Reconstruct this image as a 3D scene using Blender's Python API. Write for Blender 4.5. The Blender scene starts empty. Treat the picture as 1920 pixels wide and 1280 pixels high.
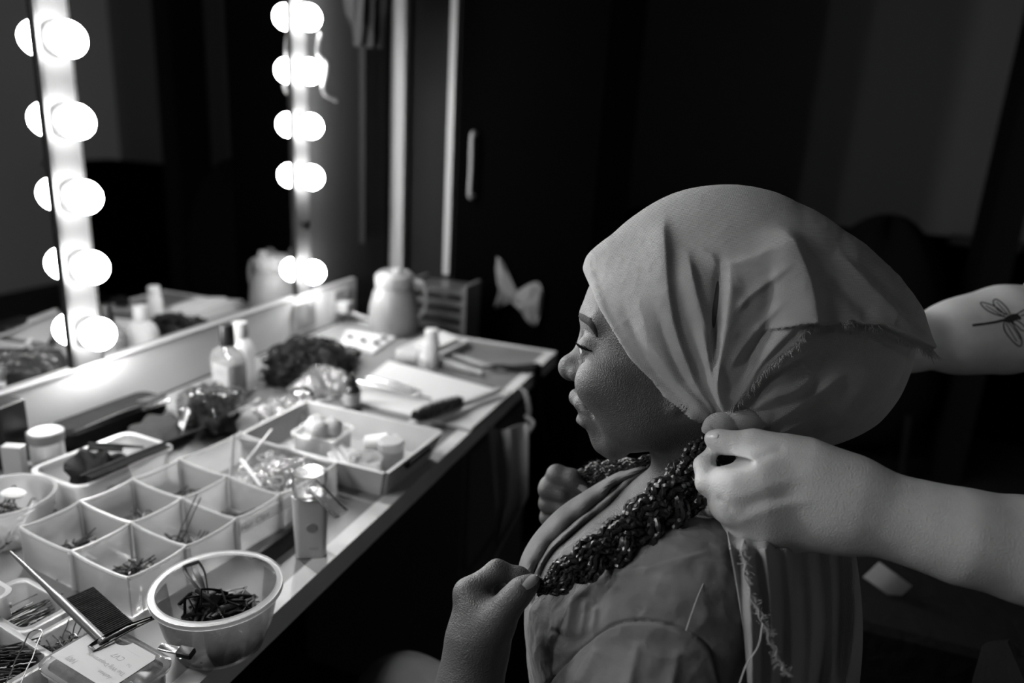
import bpy, math, random
import numpy as np
from mathutils import Vector, Matrix

# ---------------------------------------------------------------- camera, world, exposure
SC = bpy.context.scene
COL = SC.collection
FPX = 1406.0
RW = np.array([[0.9403923, -0.14603954, 0.30713967],
               [0.33540305, 0.24880573, -0.90862561],
               [0.05627716, 0.95748011, 0.2829571]])      # world axes seen from the camera
CAMP = np.array([0.0, 0.0, 1.315])
TZ = 0.75            # table top height
WX = -1.12           # plane of the mirror wall
cd = bpy.data.cameras.new('camera'); cam = bpy.data.objects.new('camera', cd); COL.objects.link(cam)
cd.sensor_width = 36.0; cd.lens = FPX / 1920 * 36.0; cd.clip_start = 0.02; cd.clip_end = 40
mw = Matrix.Identity(4)
for i in range(3):
    for j in range(3):
        mw[i][j] = RW[i][j]
    mw[i][3] = CAMP[i]
cam.matrix_world = mw
cd.dof.use_dof = True; cd.dof.focus_distance = 0.70; cd.dof.aperture_fstop = 2.7
SC.camera = cam
wd = bpy.data.worlds.new('room_dark'); SC.world = wd; wd.use_nodes = True
wd.node_tree.nodes['Background'].inputs[0].default_value = (0.5, 0.5, 0.5, 1)
wd.node_tree.nodes['Background'].inputs[1].default_value = 0.004
SC.view_settings.view_transform = 'Standard'; SC.view_settings.look = 'None'
SC.view_settings.exposure = 0.4; SC.view_settings.gamma = 1.0
SC.cycles.use_denoising = True
SC.cycles.max_bounces = 10; SC.cycles.transparent_max_bounces = 24; SC.cycles.transmission_bounces = 8
SC.cycles.sample_clamp_indirect = 4.0
SC.cycles.caustics_reflective = False; SC.cycles.caustics_refractive = False
BULB_E = 90.0

# ---------------------------------------------------------------- measuring helpers (a point of the place from its distance or plane)
def ray(px, py): return RW @ np.array([px - 960.0, -(py - 640.0), -FPX]) / FPX
def onz(px, py, z):
    r = ray(px, py); return CAMP + r * ((z - CAMP[2]) / r[2])
def onx(px, py, x):
    r = ray(px, py); return CAMP + r * (x / r[0])
def ony(px, py, y):
    r = ray(px, py); return CAMP + r * (y / r[1])
def dep(px, py, d): return CAMP + ray(px, py) * d
T = lambda px, py, h=0.0: onz(px, py, TZ + h)

rnd = random.Random(7)
# ---------------------------------------------------------------- materials
def mat(name, g=0.5, rough=0.5, spec=0.5, metal=0.0, bump=None, vary=None, emit=0.0, wave=None, coat=0.0, sheen=0.0, sss=0.0, fine=None):
    m = bpy.data.materials.new(name); m.use_nodes = True
    nt = m.node_tree; N = nt.nodes; L = nt.links; b = N['Principled BSDF']
    b.inputs['Base Color'].default_value = (g, g, g, 1); b.inputs['Roughness'].default_value = rough
    b.inputs['Specular IOR Level'].default_value = spec; b.inputs['Metallic'].default_value = metal
    b.inputs['Coat Weight'].default_value = coat; b.inputs['Sheen Weight'].default_value = sheen
    if sss:
        b.inputs['Subsurface Weight'].default_value = sss; b.inputs['Subsurface Radius'].default_value = (0.008, 0.006, 0.004)
        b.inputs['Subsurface Scale'].default_value = 0.6
    tc = N.new('ShaderNodeTexCoord')
    if vary:                                            # (scale, low grey, high grey)
        n = N.new('ShaderNodeTexNoise'); n.inputs['Scale'].default_value = vary[0]; n.inputs['Detail'].default_value = 6
        r = N.new('ShaderNodeMapRange'); r.inputs[1].default_value = 0.3; r.inputs[2].default_value = 0.7
        r.inputs[3].default_value = vary[1]; r.inputs[4].default_value = vary[2]
        L.new(tc.outputs['Object'], n.inputs['Vector']); L.new(n.outputs['Fac'], r.inputs[0]); L.new(r.outputs[0], b.inputs['Base Color'])
    last = None
    def addbump(height, strength, dist):
        nonlocal last
        bp = N.new('ShaderNodeBump'); bp.inputs['Strength'].default_value = strength; bp.inputs['Distance'].default_value = dist
        L.new(height, bp.inputs['Height'])
        if last: L.new(last, bp.inputs['Normal'])
        last = bp.outputs[0]; L.new(last, b.inputs['Normal'])
    if bump:                                            # (scale, strength, distance)
        n = N.new('ShaderNodeTexNoise'); n.inputs['Scale'].default_value = bump[0]; n.inputs['Detail'].default_value = 5
        L.new(tc.outputs['Object'], n.inputs['Vector']); addbump(n.outputs['Fac'], bump[1], bump[2])
    if fine:                                            # (scale, strength, distance) cells
        n = N.new('ShaderNodeTexVoronoi'); n.inputs['Scale'].default_value = fine[0]
        L.new(tc.outputs['Object'], n.inputs['Vector']); addbump(n.outputs['Distance'], fine[1], fine[2])
    if wave:                                            # (scale, strength, distance, 'X'/'Y'/'Z')
        for ax in wave[3]:
            n = N.new('ShaderNodeTexWave'); n.bands_direction = ax; n.inputs['Scale'].default_value = wave[0]
            n.inputs['Distortion'].default_value = 0.4
            L.new(tc.outputs['Object'], n.inputs['Vector']); addbump(n.outputs['Fac'], wave[1], wave[2])
    if emit:
        b.inputs['Emission Color'].default_value = (1, 1, 1, 1); b.inputs['Emission Strength'].default_value = emit
    return m

def plastic(name, clear=0.4, g=0.8, rough=0.25, gloss=0.35, bump=None):
    """thin see-through plastic: part clear, part milky, with a sheen"""
    m = bpy.data.materials.new(name); m.use_nodes = True; nt = m.node_tree; N = nt.nodes; L = nt.links
    N.remove(N['Principled BSDF']); out = N['Material Output']
    tr = N.new('ShaderNodeBsdfTransparent'); tr.inputs[0].default_value = (.97, .97, .97, 1)
    df = N.new('ShaderNodeBsdfDiffuse'); df.inputs[0].default_value = (g, g, g, 1)
    tl = N.new('ShaderNodeBsdfTranslucent'); tl.inputs[0].default_value = (g, g, g, 1)
    gl = N.new('ShaderNodeBsdfGlossy'); gl.inputs['Roughness'].default_value = rough
    a = N.new('ShaderNodeMixShader'); a.inputs[0].default_value = 0.5; L.new(df.outputs[0], a.inputs[1]); L.new(tl.outputs[0], a.inputs[2])
    b = N.new('ShaderNodeMixShader'); b.inputs[0].default_value = clear; L.new(a.outputs[0], b.inputs[1]); L.new(tr.outputs[0], b.inputs[2])
    lw = N.new('ShaderNodeLayerWeight'); lw.inputs['Blend'].default_value = gloss
    mx = N.new('ShaderNodeMath'); mx.operation = 'MULTIPLY'; mx.inputs[1].default_value = 0.8; L.new(lw.outputs['Fresnel'], mx.inputs[0])
    c = N.new('ShaderNodeMixShader'); L.new(mx.outputs[0], c.inputs[0]); L.new(b.outputs[0], c.inputs[1]); L.new(gl.outputs[0], c.inputs[2])
    L.new(c.outputs[0], out.inputs['Surface'])
    if bump:
        tc = N.new('ShaderNodeTexCoord'); n = N.new('ShaderNodeTexNoise'); n.inputs['Scale'].default_value = bump[0]
        bp = N.new('ShaderNodeBump'); bp.inputs['Strength'].default_value = bump[1]; bp.inputs['Distance'].default_value = bump[2]
        L.new(tc.outputs['Object'], n.inputs['Vector']); L.new(n.outputs['Fac'], bp.inputs['Height'])
        for s in (df, tl, gl): L.new(bp.outputs[0], s.inputs['Normal'])
        L.new(bp.outputs[0], lw.inputs['Normal'])
    return m

M_ = {}
def mats():
    A = M_
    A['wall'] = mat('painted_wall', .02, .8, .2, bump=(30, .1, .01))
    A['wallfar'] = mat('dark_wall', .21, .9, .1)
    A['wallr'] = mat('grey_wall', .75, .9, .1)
    A['black'] = mat('black_paint', .0012, .9, .0)
    A['ledge'] = mat('laminate_board', .55, .35, .5, vary=(3, .52, .60))
    A['strip'] = mat('white_metal_strip', .035, .6, .2)
    A['stripedge'] = mat('black_strip_edge', .01, .5, .4)
    A['mirror'] = mat('mirror_glass', .55, .015, 1, metal=1.0)
    A['bulb'] = mat('lit_opal_glass', .9, .4, .3, emit=BULB_E)
    A['bulboff'] = mat('dark_socket_hole', .01, .5, .3)
    A['socket'] = mat('socket_ring', .12, .4, .5)
    A['table'] = mat('grey_table_laminate', .16, .42, .4, vary=(6, .14, .18), bump=(60, .05, .002))
    A['trim'] = mat('pale_wood_edging', .55, .45, .4, vary=(8, .48, .6))
    A['frost'] = plastic('frosted_plastic', .68, .85, .35, .2)
    A['frost2'] = plastic('milky_plastic', .30, .9, .3, .22)
    A['clear'] = plastic('clear_plastic', .86, .9, .06, .3)
    A['bowlp'] = plastic('bowl_plastic', .90, .9, .1, .22)
    A['cello'] = plastic('crinkled_film', .72, .95, .1, .5, bump=(28, 1.0, .02))
    A['darkfilm'] = plastic('dark_film', .55, .08, .07, .45, bump=(22, 1.0, .02))
    A['elastic'] = plastic('clear_elastic', .25, .95, .12, .4)
    A['paper'] = mat('white_paper', .5, .8, .1)
    A['ink'] = mat('pen_ink', .05, .6, .2)
    A['greyink'] = mat('grey_print', .32, .6, .2)
    A['white'] = mat('white_plastic', .6, .3, .5)
    A['offwhite'] = mat('offwhite_plastic', .42, .35, .5)
    A['lgrey'] = mat('light_grey_plastic', .26, .35, .5)
    A['mgrey'] = mat('mid_grey_plastic', .22, .4, .5)
    A['dgrey'] = mat('dark_grey_plastic', .06, .28, .5)
    A['dark'] = mat('black_plastic', .010, .42, .35)
    A['pin'] = mat('black_enamel_wire', .02, .25, .6)
    A['pinm'] = mat('bronze_wire', .12, .25, .6, metal=.8)
    A['steel'] = mat('steel', .55, .22, .5, metal=1.0)
    A['hair'] = mat('dark_hair', .007, .6, .25, bump=(160, .7, .003))
    A['cotton'] = mat('cotton_wool', .6, 1.0, .05, bump=(60, .6, .004))
    A['wood'] = mat('pale_wood', .42, .45, .4, vary=(12, .36, .48))
    A['darkcloth'] = mat('dark_cloth', .02, .9, .1, bump=(40, .5, .01))
    A['blackcloth'] = mat('black_cloth', .009, .9, .1, bump=(40, .5, .01))
    A['whitecloth'] = mat('white_cloth', .16, .9, .1, bump=(30, .5, .01))
    A['wood_light'] = mat('grey_wood_post', .25, .5, .4)
    A['jug'] = mat('jug_plastic', .17, .4, .4); A['juglid'] = mat('jug_lid_plastic', .24, .35, .5)
    A['cupb'] = mat('cupboard_side', .008, .7, .1)
    A['cab'] = mat('grey_cabinet_panel', .10, .6, .3)
    A['liquid'] = plastic('clear_lotion', .7, .6, .05, .4)
    A['amber'] = mat('dark_glass', .02, .08, .7)
    A['floor'] = mat('dark_floor', .02, .6, .3, vary=(4, .012, .03))
mats()

# ---------------------------------------------------------------- mesh building
class MB:
    def __init__(s): s.v = []; s.f = []; s.n = 0
    def add(s, v, f):
        v = np.asarray(v, float).reshape(-1, 3); s.v.append(v); k = s.n
        s.f.extend([tuple(int(i) + k for i in q) for q in f]); s.n += len(v); return s
    def build(s, name, m, parent=None, loc=None, rz=0.0, smooth=True, M=None):
        me = bpy.data.meshes.new(name)
        v = np.concatenate(s.v) if s.v else np.zeros((0, 3))
        me.from_pydata(v.tolist(), [], s.f); me.materials.append(M_[m] if isinstance(m, str) else m)
        if smooth:
            me.polygons.foreach_set('use_smooth', [True] * len(me.polygons))
            try: me.set_sharp_from_angle(angle=math.radians(38))
            except Exception: pass
        me.update()
        o = bpy.data.objects.new(name, me); COL.objects.link(o)
        if parent is not None: o.parent = parent
        if loc is not None: o.location = tuple(float(x) for x in loc)
        o.rotation_euler = (0, 0, rz)
        if M is not None: o.matrix_local = M
        return o
    def xf(s, A, b=(0, 0, 0)):
        A = np.asarray(A, float); s.v = [v @ A.T + np.asarray(b, float) for v in s.v]; return s
    def box(s, c, sz, rot=None):
        x, y, z = [q / 2 for q in sz]
        v = np.array([[a * x, b * y, d * z] for a in (-1, 1) for b in (-1, 1) for d in (-1, 1)])
        if rot is not None: v = v @ np.asarray(rot).T
        return s.add(v + np.asarray(c, float), [(0, 1, 3, 2), (4, 6, 7, 5), (0, 4, 5, 1), (2, 3, 7, 6), (0, 2, 6, 4), (1, 5, 7, 3)])
    def rings(s, R, close=False, cap=True):
        """R: list of rings of equal length"""
        k = len(R); n = len(R[0]); f = []
        for i in range(k if close else k - 1):
            a = i * n; b = ((i + 1) % k) * n
            for j in range(n):
                j2 = (j + 1) % n; f.append((a + j, a + j2, b + j2, b + j))
        if cap and not close:
            f.append(tuple(range(n - 1, -1, -1))); f.append(tuple(range((k - 1) * n, k * n)))
        return s.add(np.concatenate([np.asarray(r, float) for r in R]), f)
    def lathe(s, prof, n=32, c=(0, 0, 0), cap=True, sx=1.0, sy=1.0, close=False):
        a = np.linspace(0, 2 * math.pi, n, endpoint=False)
        R = [np.stack([np.cos(a) * r * sx + c[0], np.sin(a) * r * sy + c[1], np.full(n, z + c[2])], 1) for r, z in prof]
        return s.rings(R, close=close, cap=cap)
    def loft(s, levels, n=6, c=(0, 0, 0)):
        """levels: (z, half x, half y, corner radius)"""
        R = []
        for z, hx, hy, r in levels:
            r = max(1e-5, min(r, hx, hy)); P = []
            for q, (sx, sy) in enumerate(((1, 1), (-1, 1), (-1, -1), (1, -1))):
                for k in range(n):
                    t = math.pi / 2 * (q + k / (n - 1)); P.append((sx * (hx - r) + r * math.cos(t) + c[0], sy * (hy - r) + r * math.sin(t) + c[1], z + c[2]))
            R.append(np.array(P))
        return s.rings(R)
    def rbox(s, sx, sy, sz, r=.003, b=.001, c=(0, 0, 0)):
        hx, hy = sx / 2, sy / 2
        return s.loft([(0, hx - b, hy - b, r), (b, hx, hy, r), (sz - b, hx, hy, r), (sz, hx - b, hy - b, r)], 5, c)
    def tube(s, P, r, n=8, cap=True, close=False, flat=None):
        P = np.asarray(P, float); k = len(P); r = np.broadcast_to(np.asarray(r, float), (k,))
        Tn = np.zeros_like(P)
        if close: Tn = np.roll(P, -1, 0) - np.roll(P, 1, 0)
        else: Tn[1:-1] = P[2:] - P[:-2]; Tn[0] = P[1] - P[0]; Tn[-1] = P[-1] - P[-2]
        Tn /= np.maximum(np.linalg.norm(Tn, axis=1, keepdims=True), 1e-9)
        up = np.array([0, 0, 1.0]) if abs(Tn[0, 2]) < .9 else np.array([1.0, 0, 0])
        a = np.linspace(0, 2 * math.pi, n, endpoint=False); R = []
        x = np.cross(up, Tn[0]); x /= np.linalg.norm(x)
        for i in range(k):
            x = x - Tn[i] * x.dot(Tn[i]); x /= max(np.linalg.norm(x), 1e-9); y = np.cross(Tn[i], x)
            fl = 1.0 if flat is None else flat
            R.append(P[i] + (np.cos(a)[:, None] * x + np.sin(a)[:, None] * y * fl) * r[i])
        return s.rings(R, close=close, cap=cap)
    def grid(s, P, thick=0.0):
        """P: (a, b, 3) array of points; optional thickness downwards along the normal"""
        P = np.asarray(P, float); a, b = P.shape[:2]
        def quads(o, flip):
            return [((o + i * b + j), (o + (i + 1) * b + j), (o + (i + 1) * b + j + 1), (o + i * b + j + 1))[::-1 if flip else 1] for i in range(a - 1) for j in range(b - 1)]
        if not thick: return s.add(P.reshape(-1, 3), quads(0, False))
        du = np.gradient(P, axis=0); dv = np.gradient(P, axis=1); nn = np.cross(du, dv); nn /= np.maximum(np.linalg.norm(nn, axis=2, keepdims=True), 1e-9)
        Q = P - nn * thick; f = quads(0, False) + quads(a * b, True)
        rim = [i * b for i in range(a)] + [(a - 1) * b + j for j in range(1, b)] + [i * b + b - 1 for i in range(a - 2, -1, -1)] + [j for j in range(b - 2, 0, -1)]
        m = len(rim); o = a * b
        f += [(rim[i], rim[(i + 1) % m], rim[(i + 1) % m] + o, rim[i] + o)[::-1] for i in range(m)]
        return s.add(np.concatenate([P.reshape(-1, 3), Q.reshape(-1, 3)]), f)

def rz(a):
    c, s_ = math.cos(a), math.sin(a); return np.array([[c, -s_, 0], [s_, c, 0], [0, 0, 1]])
def rx(a):
    c, s_ = math.cos(a), math.sin(a); return np.array([[1, 0, 0], [0, c, -s_], [0, s_, c]])
def ry(a):
    c, s_ = math.cos(a), math.sin(a); return np.array([[c, 0, s_], [0, 1, 0], [-s_, 0, c]])
def spline(P, n=40, close=False):
    P = np.asarray(P, float); k = len(P)
    out = []; m = k if close else k - 1
    t = np.linspace(0, m, n, endpoint=not close)
    for q in t:
        i = min(int(q), m - 1); u = q - i
        g = (lambda j: P[j % k]) if close else (lambda j: P[min(max(j, 0), k - 1)] if 0 <= j < k else (2 * P[0] - P[1] if j < 0 else 2 * P[-1] - P[-2]))
        p0, p1, p2, p3 = g(i - 1), g(i), g(i + 1), g(i + 2)
        out.append(.5 * ((2 * p1) + (-p0 + p2) * u + (2 * p0 - 5 * p1 + 4 * p2 - p3) * u * u + (-p0 + 3 * p1 - 3 * p2 + p3) * u ** 3))
    return np.array(out)

def tag(o, label=None, cat=None, group=None, kind=None):
    if label: o['label'] = label
    if cat: o['category'] = cat
    if group: o['group'] = group
    if kind: o['kind'] = kind
    return o
def empty(name, loc, ang=0.0, M=None):
    o = bpy.data.objects.new(name, None); COL.objects.link(o); o.empty_display_size = .02
    o.location = tuple(float(x) for x in loc); o.rotation_euler = (0, 0, ang)
    if M is not None: o.matrix_world = M
    return o
def copy_tree(o, parent=None):
    c = o.copy(); COL.objects.link(c)
    if parent is not None: c.parent = parent
    for ch in list(o.children): copy_tree(ch, c)
    return c
def text_mesh(txt, size, font_shear=0.0):
    """verts, faces of flat lettering, centred, in the x-y plane"""
    cu = bpy.data.curves.new('lettering', 'FONT'); cu.body = txt; cu.size = size; cu.align_x = 'CENTER'; cu.align_y = 'CENTER'; cu.shear = font_shear
    cu.resolution_u = 2
    o = bpy.data.objects.new('lettering', cu); COL.objects.link(o)
    me = bpy.data.meshes.new_from_object(o.evaluated_get(bpy.context.evaluated_depsgraph_get()))
    v = np.array([x.co[:] for x in me.vertices]).reshape(-1, 3); f = [tuple(p.vertices) for p in me.polygons]
    bpy.data.objects.remove(o); bpy.data.meshes.remove(me); bpy.data.curves.remove(cu)
    return v, f
# ================================================================ the room
def struct(name, mb, m, **k):
    o = mb.build(name, m, smooth=False, **k); o['kind'] = 'structure'; return o
struct('floor', MB().box((.6, 1.6, -.05), (4.2, 6.6, .1)), 'floor')
struct('ceiling', MB().box((.6, 1.6, 2.75), (4.2, 6.6, .1)), 'black')
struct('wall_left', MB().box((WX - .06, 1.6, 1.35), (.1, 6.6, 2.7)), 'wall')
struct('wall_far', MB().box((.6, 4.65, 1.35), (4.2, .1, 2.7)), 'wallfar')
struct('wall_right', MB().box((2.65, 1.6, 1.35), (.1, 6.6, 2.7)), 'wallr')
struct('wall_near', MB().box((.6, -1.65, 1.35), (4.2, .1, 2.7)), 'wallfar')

# mirror glass, ledge board below it
LZ = 1.315 - .41 * 1.12            # bottom of the mirror
mir = MB().box((WX + .003, .35, LZ + .6), (.006, 2.55, 1.2)).build('wall_mirror', 'mirror', smooth=False)
tag(mir, 'large wall mirror running behind the two columns of round bulbs', 'mirror')
lb = MB().box((WX + .009, .57, (LZ + TZ) / 2), (.018, 2.54, LZ - TZ - .004)).build('ledge_board', 'ledge', smooth=False)
tag(lb, 'pale upstand board between the mirror and the dressing table', 'board')
lip = MB().box((WX + .0095, .57, LZ - .001), (.019, 2.54, .006)).build('top_lip', 'lgrey', parent=lb, smooth=False)

BZ = [1.315 + 1.083 * q for q in (.0755, -.039, -.150, -.2593, -.368)]
def bulb_strip(y, zs, off, label):
    t = empty('bulb_strip', (WX, y, LZ)); tag(t, label, 'light')
    top = 1.95 - LZ
    MB().box((.006, 0, top / 2), (.010, .052, top)).build('front_plate', 'strip', t, smooth=False)
    MB().box((.0065, -.030, top / 2), (.013, .008, top)).build('edge_trim', 'stripedge', t, smooth=False)
    MB().box((.0065, .028, top / 2), (.013, .004, top)).build('edge_trim', 'stripedge', t, smooth=False)
    A = ry(math.pi / 2)
    for z in zs:
        MB().lathe([(.027, 0), (.027, .003), (.022, .006), (.020, .014), (.013, .016)], 28).xf(A, (.0112, 0, z - LZ)).build('socket', 'stripedge', t)  # socket collar widened and blackened to imitate shade at the bulb base, cutting glow
        a = np.linspace(0, math.pi, 18); pr = [(.0001 + .028 * math.sin(q), .028 - .028 * math.cos(q) + .005) for q in a]
        pr = [(.012, 0), (.013, .004)] + [q for q in pr if q[1] > .01]
        MB().lathe(pr, 32).xf(A, (.004, 0, z - LZ)).build('bulb', 'bulb', t)
    for z in off:
        MB().lathe([(.013, 0), (.015, .004), (.015, .012), (.011, .012), (.010, .002)], 24).xf(A, (.010, 0, z - LZ)).build('empty_socket', 'bulboff', t)
    return t
zz = [BZ[0] + .118 * 3, BZ[0] + .118 * 2, BZ[0] + .118] + BZ
bulb_strip(.950, zz, [], 'white metal strip with round lit bulbs nearest the camera, on the left')
bulb_strip(1.602, zz[:6] + [zz[7]], [zz[6]], 'farther white bulb strip with one empty socket above its lowest bulb')
zh = [1.895, 1.775, 1.657, 1.539, BZ[0]]  # unseen strips carry high bulbs only, so their light falls from above
bulb_strip(.29, zh, BZ[1:], 'third bulb strip, unseen past the left end of the picture, its lower bulbs left out for light from above')
bulb_strip(-.37, zh, BZ[1:], 'added unseen bulb strip nearest the camera position, its lower bulbs left out for light from above')  # strip added out of view to light the sides that face the camera

# wall beyond the mirror: posts and the tall dark cupboard
p = MB().box((WX + .008, 1.90, 1.9), (.018, .02, 1.9)).build('trim_1', 'cupb', smooth=False); p['kind'] = 'structure'
q0 = 2.09
p = MB().box((WX + .02, q0, 1.6), (.045, .034, 2.2)).build('trim_2', 'wood_light', smooth=False); p['kind'] = 'structure'
cb = empty('tall_cupboard', (-.785, 2.36, 0)); tag(cb, 'tall dark cupboard with a bar handle behind the jug', 'cupboard')
MB().box((0, 0, 1.1), (.60, .46, 2.2)).build('body', 'cupb', cb, smooth=False)
MB().box((-.16, -.24, 1.52), (.02, .02, 1.36)).build('edge_trim', 'wood_light', cb, smooth=False)
dr = MB().box((.08, -.24, 1.1), (.43, .018, 2.1)).build('door', 'black', cb, smooth=False)
hx = -.86 + .785
MB().tube(spline([(hx, -.25, 1.09), (hx, -.285, 1.095), (hx, -.285, 1.18), (hx, -.285, 1.265), (hx, -.25, 1.27)], 24), .006, 8).build('handle', 'mgrey', dr)
# ================================================================ table
TXE = -.481; TYE = 1.785
tb = empty('dressing_table', (WX, .3, 0)); tag(tb, 'long grey laminate dressing table with pale wooden edging', 'table')
w = TXE - WX
MB().box((w / 2 + .008, (TYE - .3 - 1.0) / 2, TZ - .0145), (w - .03, TYE - .3 + 1.0 - .024, .029)).build('tabletop', 'table', tb, smooth=False)
MB().loft([(0, .0125, (TYE + .7) / 2, .002), (.034, .0125, (TYE + .7) / 2, .002)], 3, (w - .0125, (TYE - .3 - 1.0) / 2, TZ - .0335)).build('edge_strip', 'trim', tb)
MB().loft([(0, (w - .03) / 2, .008, .002), (.034, (w - .03) / 2, .008, .002)], 3, (w / 2 - .008, TYE - .3 - .008, TZ - .0335)).build('edge_strip', 'trim', tb)
for yy in (-.9, TYE - .42): MB().box((.05, yy, (TZ - .034) / 2), (.05, .05, TZ - .034)).build('leg', 'cab', tb, smooth=False)
MB().box((w - .09, -.9, (TZ - .034) / 2), (.05, .05, TZ - .034)).build('leg', 'cab', tb, smooth=False)

cbn = empty('under_table_cabinet', (-.74, 1.54, 0)); tag(cbn, 'grey drawer cabinet standing under the far end of the table', 'cabinet')
MB().rbox(.40, .42, .69, .004, .002).build('body', 'cab', cbn)
dd = MB().box((.205, 0, .50), (.012, .40, .28)).build('drawer', 'cab', cbn, smooth=False)
MB().box((.205, 0, .18), (.012, .40, .32)).build('drawer', 'cab', cbn, smooth=False)

# ================================================================ small helper builders for the clutter
def tub(name, label, c, sx, sy, h, m, ang=0.0, r=.012, wall=.0012, taper=.90, lipw=.0035, cat='tub', z=0.0, group=None):
    t = MB().loft([(0, sx / 2 * taper - .002, sy / 2 * taper - .002, r), (.002, sx / 2 * taper, sy / 2 * taper, r), (h - .003, sx / 2 - lipw, sy / 2 - lipw, r), (h - .003, sx / 2, sy / 2, r + .001), (h, sx / 2, sy / 2, r + .001),
                   (h, sx / 2 - lipw - wall, sy / 2 - lipw - wall, r - .001), (.003, sx / 2 * taper - wall, sy / 2 * taper - wall, r - .001)], 6)
    o = t.build(name, m, loc=(c[0], c[1], TZ + z), rz=ang); tag(o, label, cat, group); return o

def bobby(L=.05, w=.0045, r=.0006):
    n = 14; P = []
    for i in range(n):
        t = i / (n - 1); P.append((-L / 2 + L * t, w / 2 * (1 if t < .9 else 1.3), 0.0))
    P = P[::-1]
    a = np.linspace(math.pi / 2, 3 * math.pi / 2, 8)[1:-1]
    P += [(-L / 2 + w / 2 * math.cos(q), w / 2 * math.sin(q), 0.0) for q in a]
    for i in range(n * 2):
        t = i / (n * 2 - 1); P.append((-L / 2 + L * t, -w / 2 + (.0009 * math.sin(t * 26) if .35 < t < .8 else 0), 0.0))
    return MB().tube(P, r, 5)
def hairpin(L=.06, w=.011, r=.0006):
    P = [(L / 2, w / 2 * 1.1, 0), (L / 4, w / 2, 0), (0, w / 2 + .001, 0), (-L / 4, w / 2, 0)]
    P += [(-L / 2 + w / 2 * math.cos(q) * 1.0, w / 2 * math.sin(q), 0) for q in np.linspace(math.pi / 2, 3 * math.pi / 2, 9)]
    P += [(-L / 4, -w / 2, 0), (0, -w / 2 - .001, 0), (L / 4, -w / 2, 0), (L / 2, -w / 2 * 1.1, 0)]
    return MB().tube(P, r, 5)
def snapclip(L=.048):
    mb = MB(); n = 18; out = []
    for i in range(n * 2):
        t = (i % n) / (n - 1); s_ = 1 if i < n else -1; tt = t if i < n else 1 - t
        wv = .0028 + .0060 * math.sin(min(1, tt * 1.05) * math.pi * .62) ** 1.4
        out.append((-L / 2 + L * tt, s_ * wv, .0022 * math.sin(tt * math.pi)))
    mb.tube(out, .0021, 6, close=True, flat=.35)
    mb.tube([(-L / 2 + .003, 0, .0015), (-.004, 0, .0040), (L / 2 - .012, 0, .003), (L / 2 - .008, 0, .002)], [.0016, .0034, .0030, .001], 6, flat=.25)
    return mb
def placed(proto, name_loc, E, label, cat, group):
    """a copy of proto's mesh at a place with a rotation matrix"""
    o = proto.copy(); COL.objects.link(o)
    for k_ in ('label', 'category', 'group'):
        if k_ in o: del o[k_]
    Mx = Matrix([[*map(float, E[i]), float(name_loc[i])] for i in range(3)] + [[0, 0, 0, 1]]); o.matrix_world = Mx
    tag(o, label, cat, group); return o
_first = {}
def scatter(kind, mbf, m, c, ang, hx, hy, n, z0, z1, label, group, cat, yaw=None, tilt=.25, heap=False, flare=False):
    if kind not in _first: _first[kind] = mbf().build(kind, m); _first[kind]['_free'] = 1
    p = _first[kind]
    for i in range(n):
        u, v = rnd.uniform(-1, 1), rnd.uniform(-1, 1); tilt_ = tilt
        if heap:
            rr = math.sqrt(rnd.random()); a = rnd.uniform(0, 2 * math.pi); u, v = rr * math.cos(a), rr * math.sin(a)
        zt = z1 * (1 - .8 * (u * u + v * v)) if heap else z1
        z = z0 + max(0.0, zt - z0) * ((i + .5) / n if not heap else rnd.random() ** .5)
        if flare: k_ = .55 + .45 * (z - z0) / (z1 - z0); u *= k_; v *= k_; tilt_ = tilt * (.3 + .7 * (z - z0) / (z1 - z0))
        a = rnd.gauss(yaw, .18) if yaw is not None else rnd.uniform(0, 6.28)
        R = rz(a) @ rx(rnd.gauss(0, tilt_ * 1.4)) @ ry(rnd.gauss(0, tilt_))
        q = rz(ang) @ np.array([u * hx, v * hy, 0])
        loc = (c[0] + q[0], c[1] + q[1], TZ + z)
        if p.get('_free'):
            del p['_free']; p.matrix_world = Matrix([[*map(float, R[k_]), float(loc[k_])] for k_ in range(3)] + [[0, 0, 0, 1]]); tag(p, label, cat, group)
        else: placed(p, loc, R, label, cat, group)
def mid(*P): return np.mean([np.asarray(p) for p in P], axis=0)
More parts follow.
